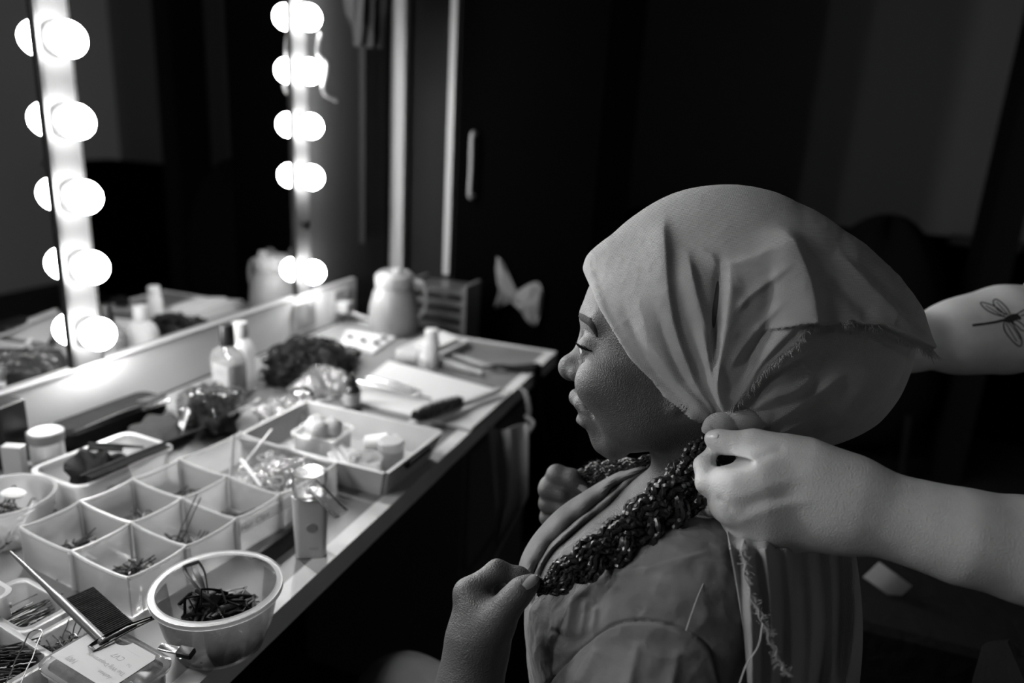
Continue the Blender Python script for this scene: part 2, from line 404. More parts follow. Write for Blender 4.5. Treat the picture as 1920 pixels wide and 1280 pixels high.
# ================================================================ things on the table, near end
def rot_to(a, b):
    """angle in the table plane of the direction a -> b"""
    d = np.asarray(b) - np.asarray(a); return math.atan2(d[1], d[0])
def organiser():
    ang = -.138; W, Lg, H = .199, .350, .053
    x_, y_ = np.array([math.cos(ang), math.sin(ang)]), np.array([-math.sin(ang), math.cos(ang)])
    c = np.array([-.8154, .5757]) + x_ * W / 2 + y_ * Lg / 2
    t = empty('compartment_box', (c[0], c[1], TZ + .0005), ang)
    tag(t, 'large frosted plastic box divided into open compartments on the near end of the table', 'storage box')
    def wall(mb, p, q, th=.0022, h=H, dip=.0035, z0=.002):
        n = 13; top = []; p = np.array(p, float); q = np.array(q, float); d = (q - p) / np.linalg.norm(q - p); nn = np.array([-d[1], d[0]]) * th / 2
        for s_ in (1, -1):
            for i in range(n):
                u = i / (n - 1); a = p + (q - p) * u + nn * s_
                zt = h - dip * (1 - abs(2 * u - 1) ** 3)
                top.append((*a, z0)); top.append((*a, zt))
        f = []
        for i in range(n - 1):
            a = 2 * i; b = 2 * n + 2 * i
            f += [(a, a + 1, a + 3, a + 2), (b + 2, b + 3, b + 1, b), (a + 1, b + 1, b + 3, a + 3), (a, a + 2, b + 2, b)]
        f += [(0, 2 * n, 2 * n + 1, 1), (2 * n - 2, 2 * n - 1, 4 * n - 1, 4 * n - 2)]
        mb.add(top, f)
    ys = [-Lg / 2, -Lg / 2 + .0775, -Lg / 2 + .154, -Lg / 2 + .232, Lg / 2]
    out = MB(); hw = W / 2
    out.rbox(W - .004, Lg - .004, .003, .01, .0008)
    rim = []
    for i in range(4):
        for s_ in (-1, 1): wall(out, (s_ * hw, ys[i]), (s_ * hw, ys[i + 1]))
    for s_ in (-1, 1): wall(out, (-hw, s_ * Lg / 2), (0, s_ * Lg / 2)); wall(out, (0, s_ * Lg / 2), (hw, s_ * Lg / 2))
    out.build('body', 'frost', t, smooth=False)
    rm = MB()
    def rimline(p, q, dip=.0035):
        P = [(*(np.array(p) + (np.array(q) - np.array(p)) * u), H - dip * (1 - abs(2 * u - 1) ** 3)) for u in np.linspace(0, 1, 13)]
        rm.tube(P, .0021, 6)
    for i in range(4):
        for s_ in (-1, 1): rimline((s_ * hw, ys[i]), (s_ * hw, ys[i + 1]))
    for s_ in (-1, 1): rimline((-hw, s_ * Lg / 2), (0, s_ * Lg / 2)); rimline((0, s_ * Lg / 2), (hw, s_ * Lg / 2))
    rm.build('rim', 'frost2', t)
    for y in ys[1:4]:
        for a, b in ((-hw, 0), (0, hw)):
            m = MB(); wall(m, (a + .002, y), (b - .002, y), .0018); m.build('divider', 'frost', t, smooth=False)
            rm = MB(); rimline((a, y), (b, y)); rm.build('divider_rim', 'frost2', t)
    for i in range(3):
        m = MB(); wall(m, (0, ys[i] + .002), (0, ys[i + 1] - .002), .0018); m.build('divider', 'frost', t, smooth=False)
        rm = MB(); rimline((0, ys[i]), (0, ys[i + 1])); rm.build('divider_rim', 'frost2', t)
    for (x, y) in [(-hw, ys[1]), (-hw, ys[2]), (-hw, ys[3]), (hw, ys[1]), (hw, ys[2]), (hw, ys[3]), (0, ys[0]), (0, ys[1]), (0, ys[2]), (0, ys[3])]:
        MB().tube([(x, y, .003), (x, y, H - .001)], .0042, 10).build('corner_post', 'frost2', t)
    # label stuck on the long side
    v, f = text_mesh('Hair Clips', .012, .15)
    lb_ = MB().box((hw + .0022, .03, .036), (.0008, .10, .016)).build('paper_label', 'frost2', t, smooth=False)
    v = np.stack([np.full(len(v), hw + .0029), v[:, 0] + .008, v[:, 1] + .036], 1)
    MB().add(v, f).build('lettering', 'ink', lb_, smooth=False)
    return c, x_, y_, ang, ys, hw, H
oc, ox, oy, oang, oys, ohw, oH = organiser()
def cell(i, j): # centre of compartment
    return oc + ox * (ohw / 2 * (1 if i else -1)) + oy * ((oys[j] + oys[j + 1]) / 2)
for (i, j, n, lab) in ((0, 0, 26, 'hairpin in the heap of the box compartment next to the small round tub'), (1, 0, 24, 'hairpin in the heap in the nearest corner compartment of the divided box'),
                       (0, 1, 10, 'hairpin lying in the shadowed second compartment of the divided box'), (1, 1, 12, 'hairpin lying in the compartment just beyond the nearest corner one'),
                       (0, 2, 10, 'hairpin lying in the third compartment on the mirror side of the divided box'), (1, 2, 8, 'hairpin lying in the third compartment on the room side of the divided box')):
    scatter('hair_pin', lambda: hairpin(.046, .009, .0009), 'pin', cell(i, j), oang, .024, .022, int(n * 1.3), .006, .026, lab, 'hairpins in compartment %s' % ['one', 'two', 'three', 'four', 'five', 'six'][i + 2 * j], 'hairpin', heap=True, tilt=.3)
# two long pins leaning against compartment walls
for k_, (ij, a, tl, lab) in enumerate((((1, 1), 1.2, -1.05, 'long open hairpin leaning steeply against a divider, reaching above the rim'), ((0, 0), .4, -.75, 'pale hairpin propped up in the compartment next to the round tub'))):
    cc = cell(*ij); R = rz(a) @ ry(tl)
    o = hairpin(.085 if k_ == 0 else .055, .010, .0008).build('hair_pin', 'pinm', M=Matrix([[*map(float, R[i]), float((cc[0], cc[1], TZ + .044 - .016 * k_)[i])] for i in range(3)] + [[0, 0, 0, 1]]))
    tag(o, lab, 'hairpin')
# the long far compartment: clear elastics, film, cotton buds
c4 = oc + oy * ((oys[3] + oys[4]) / 2)
for k_ in range(70):
    a = np.linspace(0, 2 * math.pi, 16, endpoint=False); r = rnd.uniform(.006, .011); e = rnd.uniform(.5, 1)
    P = np.stack([np.cos(a) * r, np.sin(a) * r * e, .001 * np.sin(2 * a)], 1) @ (rz(rnd.uniform(0, 6)) @ rx(rnd.gauss(0, .7))).T
    q = c4 + ox * rnd.uniform(-.02, .075) + oy * rnd.uniform(-.038, .04)
    o = MB().tube(P, .0011, 5, close=True).build('hair_elastic', 'elastic', loc=(q[0], q[1], TZ + .012 + rnd.uniform(0, .04)))
    tag(o, 'small clear hair elastic in the bright jumble of the far compartment', 'hair elastic', 'clear elastics in the far compartment')
def crumple(name, label, c, sx, sy, sz, m, cat, seed=1, n=34, rough=.35, thick=0.0):
    """a crumpled bag: a closed lumpy sheet with sharp creases"""
    rg = np.random.default_rng(seed); V = []
    dirs = rg.normal(size=(26, 3)); dirs /= np.linalg.norm(dirs, axis=1, keepdims=True); off = rg.uniform(.72, 1.0, 26)
    th = np.linspace(0.02, math.pi - .02, n); ph = np.linspace(0, 2 * math.pi, n * 2, endpoint=False)
    rr = []
    for t in th:
        d = np.stack([np.sin(t) * np.cos(ph), np.sin(t) * np.sin(ph), np.full(len(ph), np.cos(t))], 1)
        k = (off[None] / np.maximum(d @ dirs.T, 1e-3)); r = np.minimum(k.min(1), 1.35)
        r = r * (1 + rough * .25 * np.sin(7 * d[:, 0] + 3 * d[:, 1] * 4 + seed)) 
        p = d * r[:, None] * [sx, sy, sz]; p[:, 2] = np.maximum(p[:, 2], -sz * .8) + sz * .8
        rr.append(p)
    o = MB().rings(rr[::-1]).build(name, m, loc=c, smooth=False); tag(o, label, cat); return o
q = c4 + ox * .035 + oy * .01
crumple('film_packet', 'shiny crumpled film packet in the far compartment of the divided box', (q[0], q[1], TZ + .022), .045, .045, .022, 'cello', 'packet', 3)
for k_, (u, v, a, tl, lab) in enumerate(((-.045, -.01, 1.9, 1.25, 'white stick standing upright in the far compartment'), (-.02, .015, .7, .9, 'white stick slanting over the far wall of the divided box'), (.02, -.035, 2.6, .15, 'short white stick lying across the clear elastics'))):
    q = c4 + ox * u + oy * v; R = rz(a) @ ry(-tl)
    o = MB().tube([(-.04, 0, 0), (-.036, 0, 0), (.036, 0, 0), (.04, 0, 0)], [.0015, .0030, .0030, .0015], 8, flat=.6).build('plastic_stick', 'white', M=Matrix([[*map(float, R[i]), float((q[0], q[1], TZ + (.045, .062, .055)[k_])[i])] for i in range(3)] + [[0, 0, 0, 1]]))
    tag(o, lab, 'stick')

# round bowl full of clips
bc = mid(T(340, 1215), T(490, 1190)); bc = np.array([-.503, .556, TZ + .0006])
bowl = MB().lathe([(.043, 0), (.046, .002), (.056, .030), (.0625, .062), (.0665, .0645), (.0665, .0695), (.0645, .0715), (.0612, .0715), (.0595, .066), (.0535, .030), (.0435, .0035)], 56).build('round_bowl', 'bowlp', loc=bc)
tag(bowl, 'clear round plastic bowl with a thick rim, full of black snap clips', 'bowl')
MB().lathe([(.0612, .0708), (.0668, .0708), (.0668, .0662), (.0675, .0662), (.0675, .0725), (.0605, .0725)], 56, close=True).build('rim', 'frost', bowl)
scatter('snap_clip', snapclip, 'dark', bc, 0, .038, .038, 170, .012, .056, 'black snap clip in the heap filling the round bowl', 'snap clips in the round bowl', 'hair clip', heap=True, tilt=.5, flare=True)
scatter('hair_pin', hairpin, 'pin', bc, 0, .026, .026, 14, .03, .05, 'black hairpin mixed among the clips in the round bowl', 'hairpins in the round bowl', 'hairpin', heap=True, tilt=.5)
R = rz(2.6) @ ry(-.25)
p_ = T(372, 1086, .062)
def m4(R, p): return Matrix([[*map(float, R[i]), float(p[i])] for i in range(3)] + [[0, 0, 0, 1]])
tag(snapclip(.05).build('snap_clip', 'dark', M=m4(R, p_)), 'open black snap clip sticking up out of the round bowl', 'hair clip')

# four rectangular tubs of pins in the nearest corner
def frame4(pts, h):
    P = [T(x, y, h)[:2] for x, y in pts]; return mid(*P)
ta = oang - .02
tB = (-.705, .488); tub('pin_tub', 'rectangular tub of fine straight pins under the pointed end of the tail comb', tB, .098, .058, .036, 'frost', ta)
scatter('straight_pin', lambda: MB().tube([(-.025, 0, 0), (.025, 0, 0)], .0006, 5), 'pin', tB, ta, .020, .020, 55, .004, .027, 'fine dark pin lying with many others in the tub under the comb tip', 'fine pins in the tub', 'pin', yaw=ta + 1.45 + .0, tilt=.05)
tC = (-.612, .470); tub('pin_tub', 'small tub of tangled hairpins under the teeth of the tail comb', tC, .066, .060, .036, 'frost', ta)
scatter('bent_pin', lambda: hairpin(.042, .007, .0007), 'pinm', tC, ta, .020, .018, 34, .006, .030, 'bronze hairpin in the tangled heap of the small tub', 'bronze hairpins in the small tub', 'hairpin', tilt=.2)
tD = (-.655, .408); tub('pin_tub', 'tub packed with long black hairgrips in the bottom left corner', tD, .105, .080, .040, 'frost', ta)
scatter('hair_grip', lambda: bobby(.062, .005, .0009), 'pin', tD, ta, .014, .034, 70, .006, .036, 'long black hairgrip packed with others in the corner tub', 'long hairgrips in the corner tub', 'hairgrip', yaw=ta + .75, tilt=.05)
p_ = T(45, 1235, .045); tag(hairpin(.07, .012, .0007).build('hair_pin', 'steel', M=m4(rz(-.95) @ ry(.05), p_)), 'thin steel hairpin lying on top of the long black grips', 'hairpin')
tE = (-.742, .462); tub('pin_tub', 'translucent tub cut by the left edge of the picture, holding white sticks', tE, .07, .055, .055, 'frost2', ta)
for k_ in range(3):
    p_ = np.array([tE[0] - .008 + .012 * k_, tE[1], TZ + .035]); tag(MB().tube([(-.024, 0, 0), (.024, 0, 0)], .003, 8).build('plastic_stick', 'white', M=m4(rz(.8 + .1 * k_), p_)), 'white stick in the tub at the left edge', 'stick', 'white sticks in the edge tub')
# tub with a lid and a card
tF = (-.535, .440)
lt = tub('lidded_tub', 'lidded see-through tub with a white printed card inside the lid', tF, .105, .072, .048, 'frost', ta)
lid = MB().loft([(.047, .051, .0345, .012), (.049, .0535, .037, .013), (.052, .0535, .037, .013), (.0535, .049, .0325, .012), (.0575, .047, .0305, .011), (.0585, .044, .0275, .010)], 6).build('lid', 'clear', lt)
cardm = MB()
hx_, hy_ = .042, .0255; a = np.linspace(math.pi, 2 * math.pi, 12)
pts = [(-hx_, -hy_), (hx_ - .004, -hy_), (hx_, -hy_ + .004), (hx_, hy_ - .004), (hx_ - .004, hy_)] + [(-.006 + .011 * math.cos(q), hy_ + .009 * math.sin(q)) for q in a[::-1]] + [(-hx_ + .002, hy_), (-hx_, hy_ - .002)]
n_ = len(pts); cardm.add([(x, y, .0592) for x, y in pts] + [(x, y, .0588) for x, y in pts], [tuple(range(n_)), tuple(range(2 * n_ - 1, n_ - 1, -1))] + [(i, i + n_, (i + 1) % n_ + n_, (i + 1) % n_) for i in range(n_)])
card = cardm.build('paper_card', 'paper', lt, smooth=False)
for txt, sz, px_, py_, sh in (('The Wig Department', .0062, .010, -.006, 0), ('Fashion', .0058, .022, -.015, .3), ('CV7', .0085, .012, .006, .2), ('Tel', .0045, .030, .004, 0), ('London', .0045, -.026, .012, 0), ('100)', .008, -.020, -.019, .2), ('___________', .0035, .018, .015, 0)):
    v, f = text_mesh(txt, sz, sh); v = v @ rz(math.pi).T + [px_, py_, .0594]
    MB().add(v, f).build('lettering', 'greyink', card, smooth=False)
# metal section clip gripping the tub's far corner
p_ = T(318, 1218, .05); R = rz(.12) @ rx(.15)
sc = empty('section_clip', p_, M=m4(R, p_)); tag(sc, 'flat steel and black section clip between the lidded tub and the round bowl', 'hair clip')
MB().rbox(.022, .008, .003, .001, .0005).build('steel_arm', 'steel', sc); MB().rbox(.016, .010, .007, .001, .001, (.018, 0, -.002)).build('black_grip', 'dark', sc)
# tail comb
a0, a1 = T(18, 1033, .072), T(196, 1204, .060)
d = a1 - a0; Ln = np.linalg.norm(d); ex = d / Ln; ez = np.array([0, 0, 1.0]); ey = np.cross(ez, ex); ey /= np.linalg.norm(ey); ez = np.cross(ex, ey)
tc_ = empty('tail_comb', a0, M=m4(np.stack([ex, ey, ez], 1), a0)); tag(tc_, 'grey tail comb with a long pointed handle lying across the pin tubs', 'comb')
MB().tube([(0, 0, 0), (.03, 0, 0), (Ln * .45, 0, 0), (Ln * .55, 0, 0), (Ln, 0, 0)], [.0012, .0022, .0034, .0048, .0048], 10, flat=.55).build('handle', 'dgrey', tc_)
tm = MB(); x0 = Ln * .58
for k_ in range(30):
    x = x0 + (Ln - x0 - .002) * k_ / 29; tm.box((x, .018 - .0005, -.001), (.0020, .030, .0016))
tm.build('teeth', 'blackcloth', tc_, smooth=False)['kind'] = 'stuff'
# dark snap clip on the corner of the lidded tub
p_ = T(232, 1186, .060); tag(snapclip(.06).xf(np.diag([1, .6, 1])).build('snap_clip', 'dark', M=m4(rz(rot_to(T(190, 1200, .06), T(262, 1165, .06)) + math.pi), p_)), 'closed black snap clip resting on the edge of the lidded tub', 'hair clip')
# round tub of grips on the left edge
rc = np.array([-.900, .620]); rt = MB().lathe([(.048, 0), (.050, .002), (.058, .050), (.061, .052), (.061, .057), (.057, .057), (.0555, .050), (.048, .003)], 48).build('round_tub', 'frost', loc=(rc[0], rc[1], TZ + .0006))
tag(rt, 'round frosted tub of dark pins cut by the left edge of the picture', 'tub')
scatter('hair_grip', bobby, 'pin', rc, 0, .040, .040, 40, .006, .046, 'dark hairgrip in the round tub at the left edge', 'hairgrips in the round tub', 'hairgrip', heap=True, tilt=.3)
cr = MB().lathe([(.001, 0), (.010, .002), (.012, .005), (.008, .008), (.001, .009)], 24, sx=1.5).build('cotton_pad', 'cotton', loc=(rc[0] + .002, rc[1] + .012, TZ + .049)); tag(cr, 'white cotton pad lying on the pins in the round tub', 'cotton pad')
# small frosted box and block, jar, black box along the wall
tg = MB().rbox(.030, .016, .052, .002, .001).build('white_block', 'offwhite', loc=(*T(32, 893)[:2], TZ), rz=.35); tag(tg, 'upright pale block standing in front of the white-lidded jar', 'block')
jc = T(92, 868); jt = MB().lathe([(.022, 0), (.024, .002), (.024, .042), (.0215, .046)], 32).build('glass_jar', 'frost2', loc=(jc[0], jc[1], TZ)); tag(jt, 'small jar with a grey-rimmed white lid beside the upright block', 'jar')
MB().lathe([(.0255, .040), (.0262, .041), (.0262, .055), (.024, .057), (.0235, .055), (.0005, .055)], 32).build('lid', 'mgrey', jt); MB().lathe([(.0225, .0551), (.0225, .0565), (.0005, .0566)], 32).build('lid_disc', 'white', jt)
bx = T(2, 880); o = MB().rbox(.05, .05, .105, .004, .002).build('black_box', 'dark', loc=(bx[0] - .012, bx[1] + .02, TZ), rz=.1); tag(o, 'tall black box at the left edge against the upstand', 'box')
# tub with the black net and two dark combs on its edge
dkc = np.array([-.878, .760]); dt = tub('open_tub', 'pale rectangular tub holding a black folded wig cap', dkc, .112, .165, .055, 'frost2', -.1, r=.018, lipw=.005)
crumple('folded_wig', 'black folded wig lying in the pale rectangular tub', (dkc[0], dkc[1] - .015, TZ + .012), .042, .055, .030, 'darkcloth', 'wig cap', 11, rough=.5)
for k_, (p, q, lab) in enumerate((((150, 893), (385, 800), 'long black comb lying along the room side of the pale tub'), ((165, 832), (270, 838), 'short black comb leaning across the wig cap'))):
    a0, a1 = T(*p, .062 + .012 * k_), T(*q, .060); d = a1 - a0; Ln = np.linalg.norm(d); ex = d / Ln; ey = np.cross([0, 0, 1.0], ex); ey /= np.linalg.norm(ey); ez = np.cross(ex, ey)
    cbm = empty('black_comb', a0, M=m4(np.stack([ex, ey, ez], 1), a0)); tag(cbm, lab, 'comb')
    MB().tube([(0, 0, 0), (Ln * .5, 0, 0), (Ln, 0, 0)], [.004, .0046, .0025], 8, flat=.6).build('spine', 'blackcloth', cbm)
    m = MB()
    for i in range(40): m.box((Ln * (.03 + .6 * i / 40), -.011, 0), (.0020, .018, .0016))
    m.build('teeth', 'blackcloth', cbm, smooth=False)['kind'] = 'stuff'
# dark comb with fine teeth between the box and the white bottle
a0, a1 = T(470, 1050, .006), T(585, 965, .006); d = a1 - a0; Ln = np.linalg.norm(d); ex = d / Ln; ey = np.cross([0, 0, 1.0], ex); ez = np.array([0, 0, 1.0])
cbm = empty('black_comb', a0, M=m4(np.stack([ex, ey, ez], 1), a0)); tag(cbm, 'black fine-toothed comb lying flat behind the standing white bottle', 'comb')
MB().rbox(Ln, .008, .003, .001, .0005, (Ln / 2, 0, 0)).build('spine', 'dark', cbm); m = MB()
for i in range(44): m.box((Ln * (.03 + .95 * i / 44), -.016, .0015), (.0012, .026, .002))
m.build('teeth', 'blackcloth', cbm, smooth=False)['kind'] = 'stuff'

# ---- standing white bottle with a clear nozzle cap
wc = mid(T(566, 1030), T(622, 1040)); wc = np.array([-.513, .742])
wb = empty('lotion_bottle', (wc[0], wc[1], TZ + .0005), .55); tag(wb, 'flat white bottle with a clear cap and side nozzle, standing by the pale table edging', 'bottle')
MB().loft([(0, .018, .010, .006), (.002, .0195, .0115, .007), (.05, .0215, .0125, .008), (.088, .0225, .0135, .010), (.090, .020, .012, .009)], 8).build('body', 'white', wb)
MB().lathe([(.0007, .0006), (.0065, .0006), (.0072, .0), (.0065, -.0004)], 20).xf(rx(math.pi / 2), (.002, -.0128, .046)).build('embossed_ring', 'lgrey', wb)
v, f = text_mesh('aqua', .006); MB().add(v @ rx(math.pi / 2).T + [.004, -.0124, .016], f).build('lettering', 'greyink', wb, smooth=False)
MB().lathe([(.0215, .088), (.0225, .090), (.0232, .118), (.021, .122), (.0005, .1225), (.0004, .1205), (.020, .120), (.0218, .117), (.0212, .091)], 32, sy=.85).build('clear_cap', 'bowlp', wb)
noz = MB(); P = [(.004, -.008, .104), (.014, -.020, .100), (.028, -.033, .090), (.040, -.043, .081)]
a = np.linspace(0, 2 * math.pi, 20, endpoint=False); Rr = []
dr_ = np.array(P[-1]) - np.array(P[0]); dr_ /= np.linalg.norm(dr_); s1 = np.cross(dr_, [0, 0, 1]); s1 /= np.linalg.norm(s1); s2 = np.cross(s1, dr_)
for p, w1, w2 in zip(P, (.010, .0098, .0105, .0125), (.010, .0095, .007, .0042)): Rr.append(np.array(p) + np.cos(a)[:, None] * s1 * w1 + np.sin(a)[:, None] * s2 * w2)
for p, w1, w2 in zip(P[::-1], (.0112, .009, .0083, .0085), (.0028, .0055, .008, .0085)): Rr.append(np.array(p) + np.cos(a)[:, None] * s1 * w1 + np.sin(a)[:, None] * s2 * w2)
noz.rings(Rr).build('nozzle', 'bowlp', wb)
MB().tube([(.004 + .011 * math.cos(q) * s1[0], -.008 + .011 * math.cos(q) * s1[1], .104 + .011 * math.sin(q)) for q in np.linspace(0, 2 * math.pi, 24, endpoint=False)], .0013, 6, close=True).build('nozzle_collar', 'frost2', wb)

# ---- wooden tray and what it holds
trp = [T(697, 940, .05)[:2], T(808, 812, .05)[:2]]
tyc = np.array([-.628, 1.003]); tang = -.045
tr = empty('wooden_tray', (tyc[0], tyc[1], TZ + .0005), tang); tag(tr, 'pale wooden tray with slanted sides, holding jars and cotton balls', 'tray')
def slab(mb, a, b, h0, h1, out, th=.006):
    """a board from a to b leaning outwards"""
    a = np.array(a, float); b = np.array(b, float); d = (b - a) / np.linalg.norm(b - a); nn = np.array([d[1], -d[0]])
    V = []
    for (z, o) in ((h0, 0), (h1, out)):
        for p in (a, b):
            e = d * (-1 if p is a else 1) * out * (1 if z else 0)
            for s_ in (0, th): V.append((*(p + nn * (o + s_) + e), z))
    mb.add(V, [(0, 2, 3, 1), (4, 5, 7, 6), (0, 1, 5, 4), (2, 6, 7, 3), (0, 4, 6, 2), (1, 3, 7, 5)])
hw_, hl_ = .121, .072
MB().box((0, 0, .003), (hw_ * 2 + .008, hl_ * 2 + .008, .006)).build('tray_floor', 'wood', tr, smooth=False)
for a, b in (((-hw_, -hl_), (hw_, -hl_)), ((hw_, -hl_), (hw_, hl_)), ((hw_, hl_), (-hw_, hl_)), ((-hw_, hl_), (-hw_, -hl_))):
    m = MB(); slab(m, a, b, 0, .048, .016); m.build('side_board', 'wood', tr, smooth=False)
hm = MB().tube(spline([(hw_ + .020, -.035, .034), (hw_ + .026, -.025, .041), (hw_ + .026, .025, .041), (hw_ + .020, .035, .034)], 20), .0042, 8).build('grip', 'stripedge', tr)
tl = lambda x, y: (rz(tang) @ np.array([x, y, 0]))[:2] + tyc
p = T(606, 850, .008)[:2]; ct = tub('cotton_tub', 'small clear tub piled with cotton balls inside the wooden tray', p, .085, .075, .045, 'frost', tang + .1, z=.0075)
for k_, (x, y, z, r) in enumerate(((-.018, -.008, .020, .019), (.018, -.006, .020, .018), (0, .016, .022, .018), (-.014, .004, .046, .019), (.014, .006, .047, .018), (.002, -.012, .050, .016))):
    rg = np.random.default_rng(k_); th = np.linspace(.02, math.pi - .02, 14); ph = np.linspace(0, 2 * math.pi, 22, endpoint=False); Rr = []
    for t in th: Rr.append(np.stack([np.sin(t) * np.cos(ph), np.sin(t) * np.sin(ph), -np.full(22, np.cos(t))], 1) * (r * (1 + .07 * np.sin(3 * ph + k_ + 4 * t) + rg.normal(0, .015, 22)))[:, None])
    o = MB().rings(Rr).build('cotton_ball', 'cotton', loc=(p[0] + x, p[1] + y, TZ + z + .008)); tag(o, ['cotton ball at the bottom of the small clear tub, on the mirror side', 'cotton ball at the bottom of the small clear tub, on the room side', 'cotton ball at the bottom of the small clear tub, at its far side', 'cotton ball on top of the pile, towards the mirror', 'cotton ball on top of the pile, towards the room', 'cotton ball on top of the pile, nearest the divided box'][k_], 'cotton ball', 'cotton balls in the small clear tub')
p = T(700, 850, .02)[:2]; o = MB().lathe([(.014, 0), (.0145, .002), (.0145, .040), (.010, .044), (.010, .054), (.0005, .055)], 24).build('cream_tube', 'white', M=m4(rz(tang + .35) @ ry(1.35), (p[0] - .02, p[1] + .01, TZ + .028))); tag(o, 'short white tube lying beside the cotton balls in the tray', 'tube')
p = T(733, 872, .008)[:2]; jr = MB().lathe([(.019, 0), (.020, .002), (.020, .030), (.018, .032)], 28).build('ribbed_jar', 'lgrey', loc=(p[0], p[1], TZ + .0075)); tag(jr, 'ribbed grey jar with a round lid at the room end of the tray', 'jar')
for z in (.007, .013, .019, .025): MB().lathe([(.0202, z - .0012), (.0212, z), (.0202, z + .0012), (.019, z)], 28, cap=False).build('rib', 'mgrey', jr)
MB().lathe([(.0212, .031), (.0215, .032), (.0215, .044), (.0195, .046), (.0005, .046)], 28).build('lid', 'offwhite', jr)
p = T(684, 888, .008)[:2]; o = MB().lathe([(.024, 0), (.0245, .003), (.026, .026), (.028, .027), (.028, .030), (.0252, .030), (.0235, .004)], 36).build('shallow_dish', 'frost', loc=(p[0], p[1], TZ + .0075)); tag(o, 'shallow round clear dish in the near corner of the tray', 'dish')
p = T(640, 872, .01)[:2]; crumple('tissue', 'soft pale crumpled tissue lying in the near part of the tray', (p[0], p[1], TZ + .010), .025, .025, .016, 'cotton', 'tissue', 5)
# ================================================================ the middle and far end of the table
# black zip case and straps along the upstand
p = mid(T(150, 815), T(300, 775)); o = MB().loft([(0, .030, .10, .02), (.012, .036, .106, .022), (.030, .034, .104, .022), (.038, .026, .096, .018)], 6).build('cosmetics_pouch', 'blackcloth', loc=(-1.055, .93, TZ), rz=-.05); tag(o, 'black cosmetics pouch lying along the foot of the upstand', 'pouch')
MB().tube([(.028, -.09, .034), (.030, 0, .037), (.028, .09, .034)], .0022, 6).build('zip', 'steel', o)
o = MB().rbox(.030, .085, .006, .003, .001).build('compact_mirror', 'steel', loc=(*T(272, 790)[:2], TZ + .03), rz=-.5); o.rotation_euler = (.15, .25, -.45); tag(o, 'shiny flat metal case lying on dark straps beside the bag', 'case')
p = T(330, 830); cr2 = crumple('dark_strap', 'black folded straps heaped in front of the see-through dark bag', (-.945, .93, TZ), .055, .075, .016, 'darkcloth', 'strap', 9)
# glossy see-through dark bag with a label
bg = crumple('film_bag', 'glossy see-through bag of dark hair with a white label on its side', (-.90, 1.005, TZ), .060, .068, .052, 'darkfilm', 'bag', 21, rough=.3)
hb = crumple('hair_bundle', 'dark coiled hair packed inside the glossy see-through bag', (-.90, 1.005, TZ + .004), .048, .055, .036, 'hair', 'hair', 22)
R = rz(-.72) @ rx(-.35); p = T(349, 788, .035)
lbl = MB().grid(np.array([[R @ np.array([x, -.004 * (x / .02) ** 2, z]) for z in np.linspace(-.018, .018, 5)] for x in np.linspace(-.022, .022, 7)]), .0006).build('bag_label', 'paper', loc=p - CAMP * 0 + ray(349, 788) * -.03); tag(lbl, 'small white sticker standing out on the glossy dark bag', 'label')
v, f = text_mesh('Wig', .009); MB().add((v @ rx(math.pi / 2).T + [0, -.0022, 0]) @ R.T, f).build('lettering', 'greyink', lbl, smooth=False)
# tall flat bottle with black cap, second with white cap behind
p = T(432, 752); b1 = empty('flat_bottle', p, -.25); b1.scale = (1.2, 1.2, 1.16); tag(b1, 'tall flat clear bottle with a black cap and a pale label', 'bottle')
MB().loft([(0, .024, .012, .008), (.004, .029, .0155, .010), (.075, .031, .0165, .010), (.088, .028, .015, .012), (.098, .014, .012, .010), (.102, .011, .010, .010)], 8).build('body', 'liquid', b1)
MB().lathe([(.0115, .100), (.0120, .102), (.0115, .134), (.0105, .136)], 28).build('cap', 'dark', b1)
l_ = MB().loft([(.022, .0215, .0162, .003), (.07, .0215, .0172, .003)], 4).build('label', 'lgrey', b1); v, f = text_mesh('lotion', .010); MB().add(v @ rx(math.pi / 2).T + [0, -.0178, .058], f).build('lettering', 'mgrey', l_, smooth=False)
p = T(458, 742); b2 = empty('flat_bottle', p + np.array([-.028, .03, 0]), -.25); b2.scale = (1.15, 1.15, 1.14); tag(b2, 'clear bottle with a white cap right behind the black-capped one', 'bottle')
MB().loft([(0, .022, .012, .008), (.004, .026, .0155, .010), (.075, .028, .0155, .010), (.090, .024, .013, .012), (.100, .012, .011, .010)], 8).build('body', 'frost2', b2)
MB().lathe([(.0135, .096), (.0140, .098), (.0135, .124), (.0125, .126)], 28).build('cap', 'offwhite', b2)
# crinkled cellophane bag with a hair tie and cotton swabs
crumple('cellophane_bag', 'crinkled clear cellophane bag lying in front of the flat bottles', (-.80, 1.10, TZ), .058, .085, .026, 'cello', 'bag', 31, rough=.6)
o = crumple('cellophane_bag', 'smaller crinkled clear bag against the dark wig', (-.83, 1.245, TZ + .004), .045, .045, .032, 'cello', 'bag', 33, rough=.6)
for k_ in range(7):
    p = np.array([-.845 + .016 * k_, 1.03 + .022 * k_ * .6, TZ + .040 + rnd.uniform(-.004, .01)]); R = rz(.9 + rnd.uniform(-.5, .5)) @ ry(rnd.uniform(-.2, .2))
    o = MB().tube([(-.036, 0, 0), (-.034, 0, 0), (-.026, 0, 0), (-.022, 0, 0), (.022, 0, 0), (.026, 0, 0), (.034, 0, 0), (.036, 0, 0)], [.001, .0032, .0034, .0012, .0012, .0034, .0032, .001], 8).build('cotton_swab', 'white', M=m4(R, p)); tag(o, 'cotton swab lying loose on the crinkled clear bag', 'cotton swab', 'cotton swabs on the bag')
R = rz(.7) @ rx(1.15); p = T(566, 742, .040); P = [(R @ np.array([.019 * math.cos(q), .015 * math.sin(q), 0])) for q in np.linspace(0, 2 * math.pi, 28, endpoint=False)]
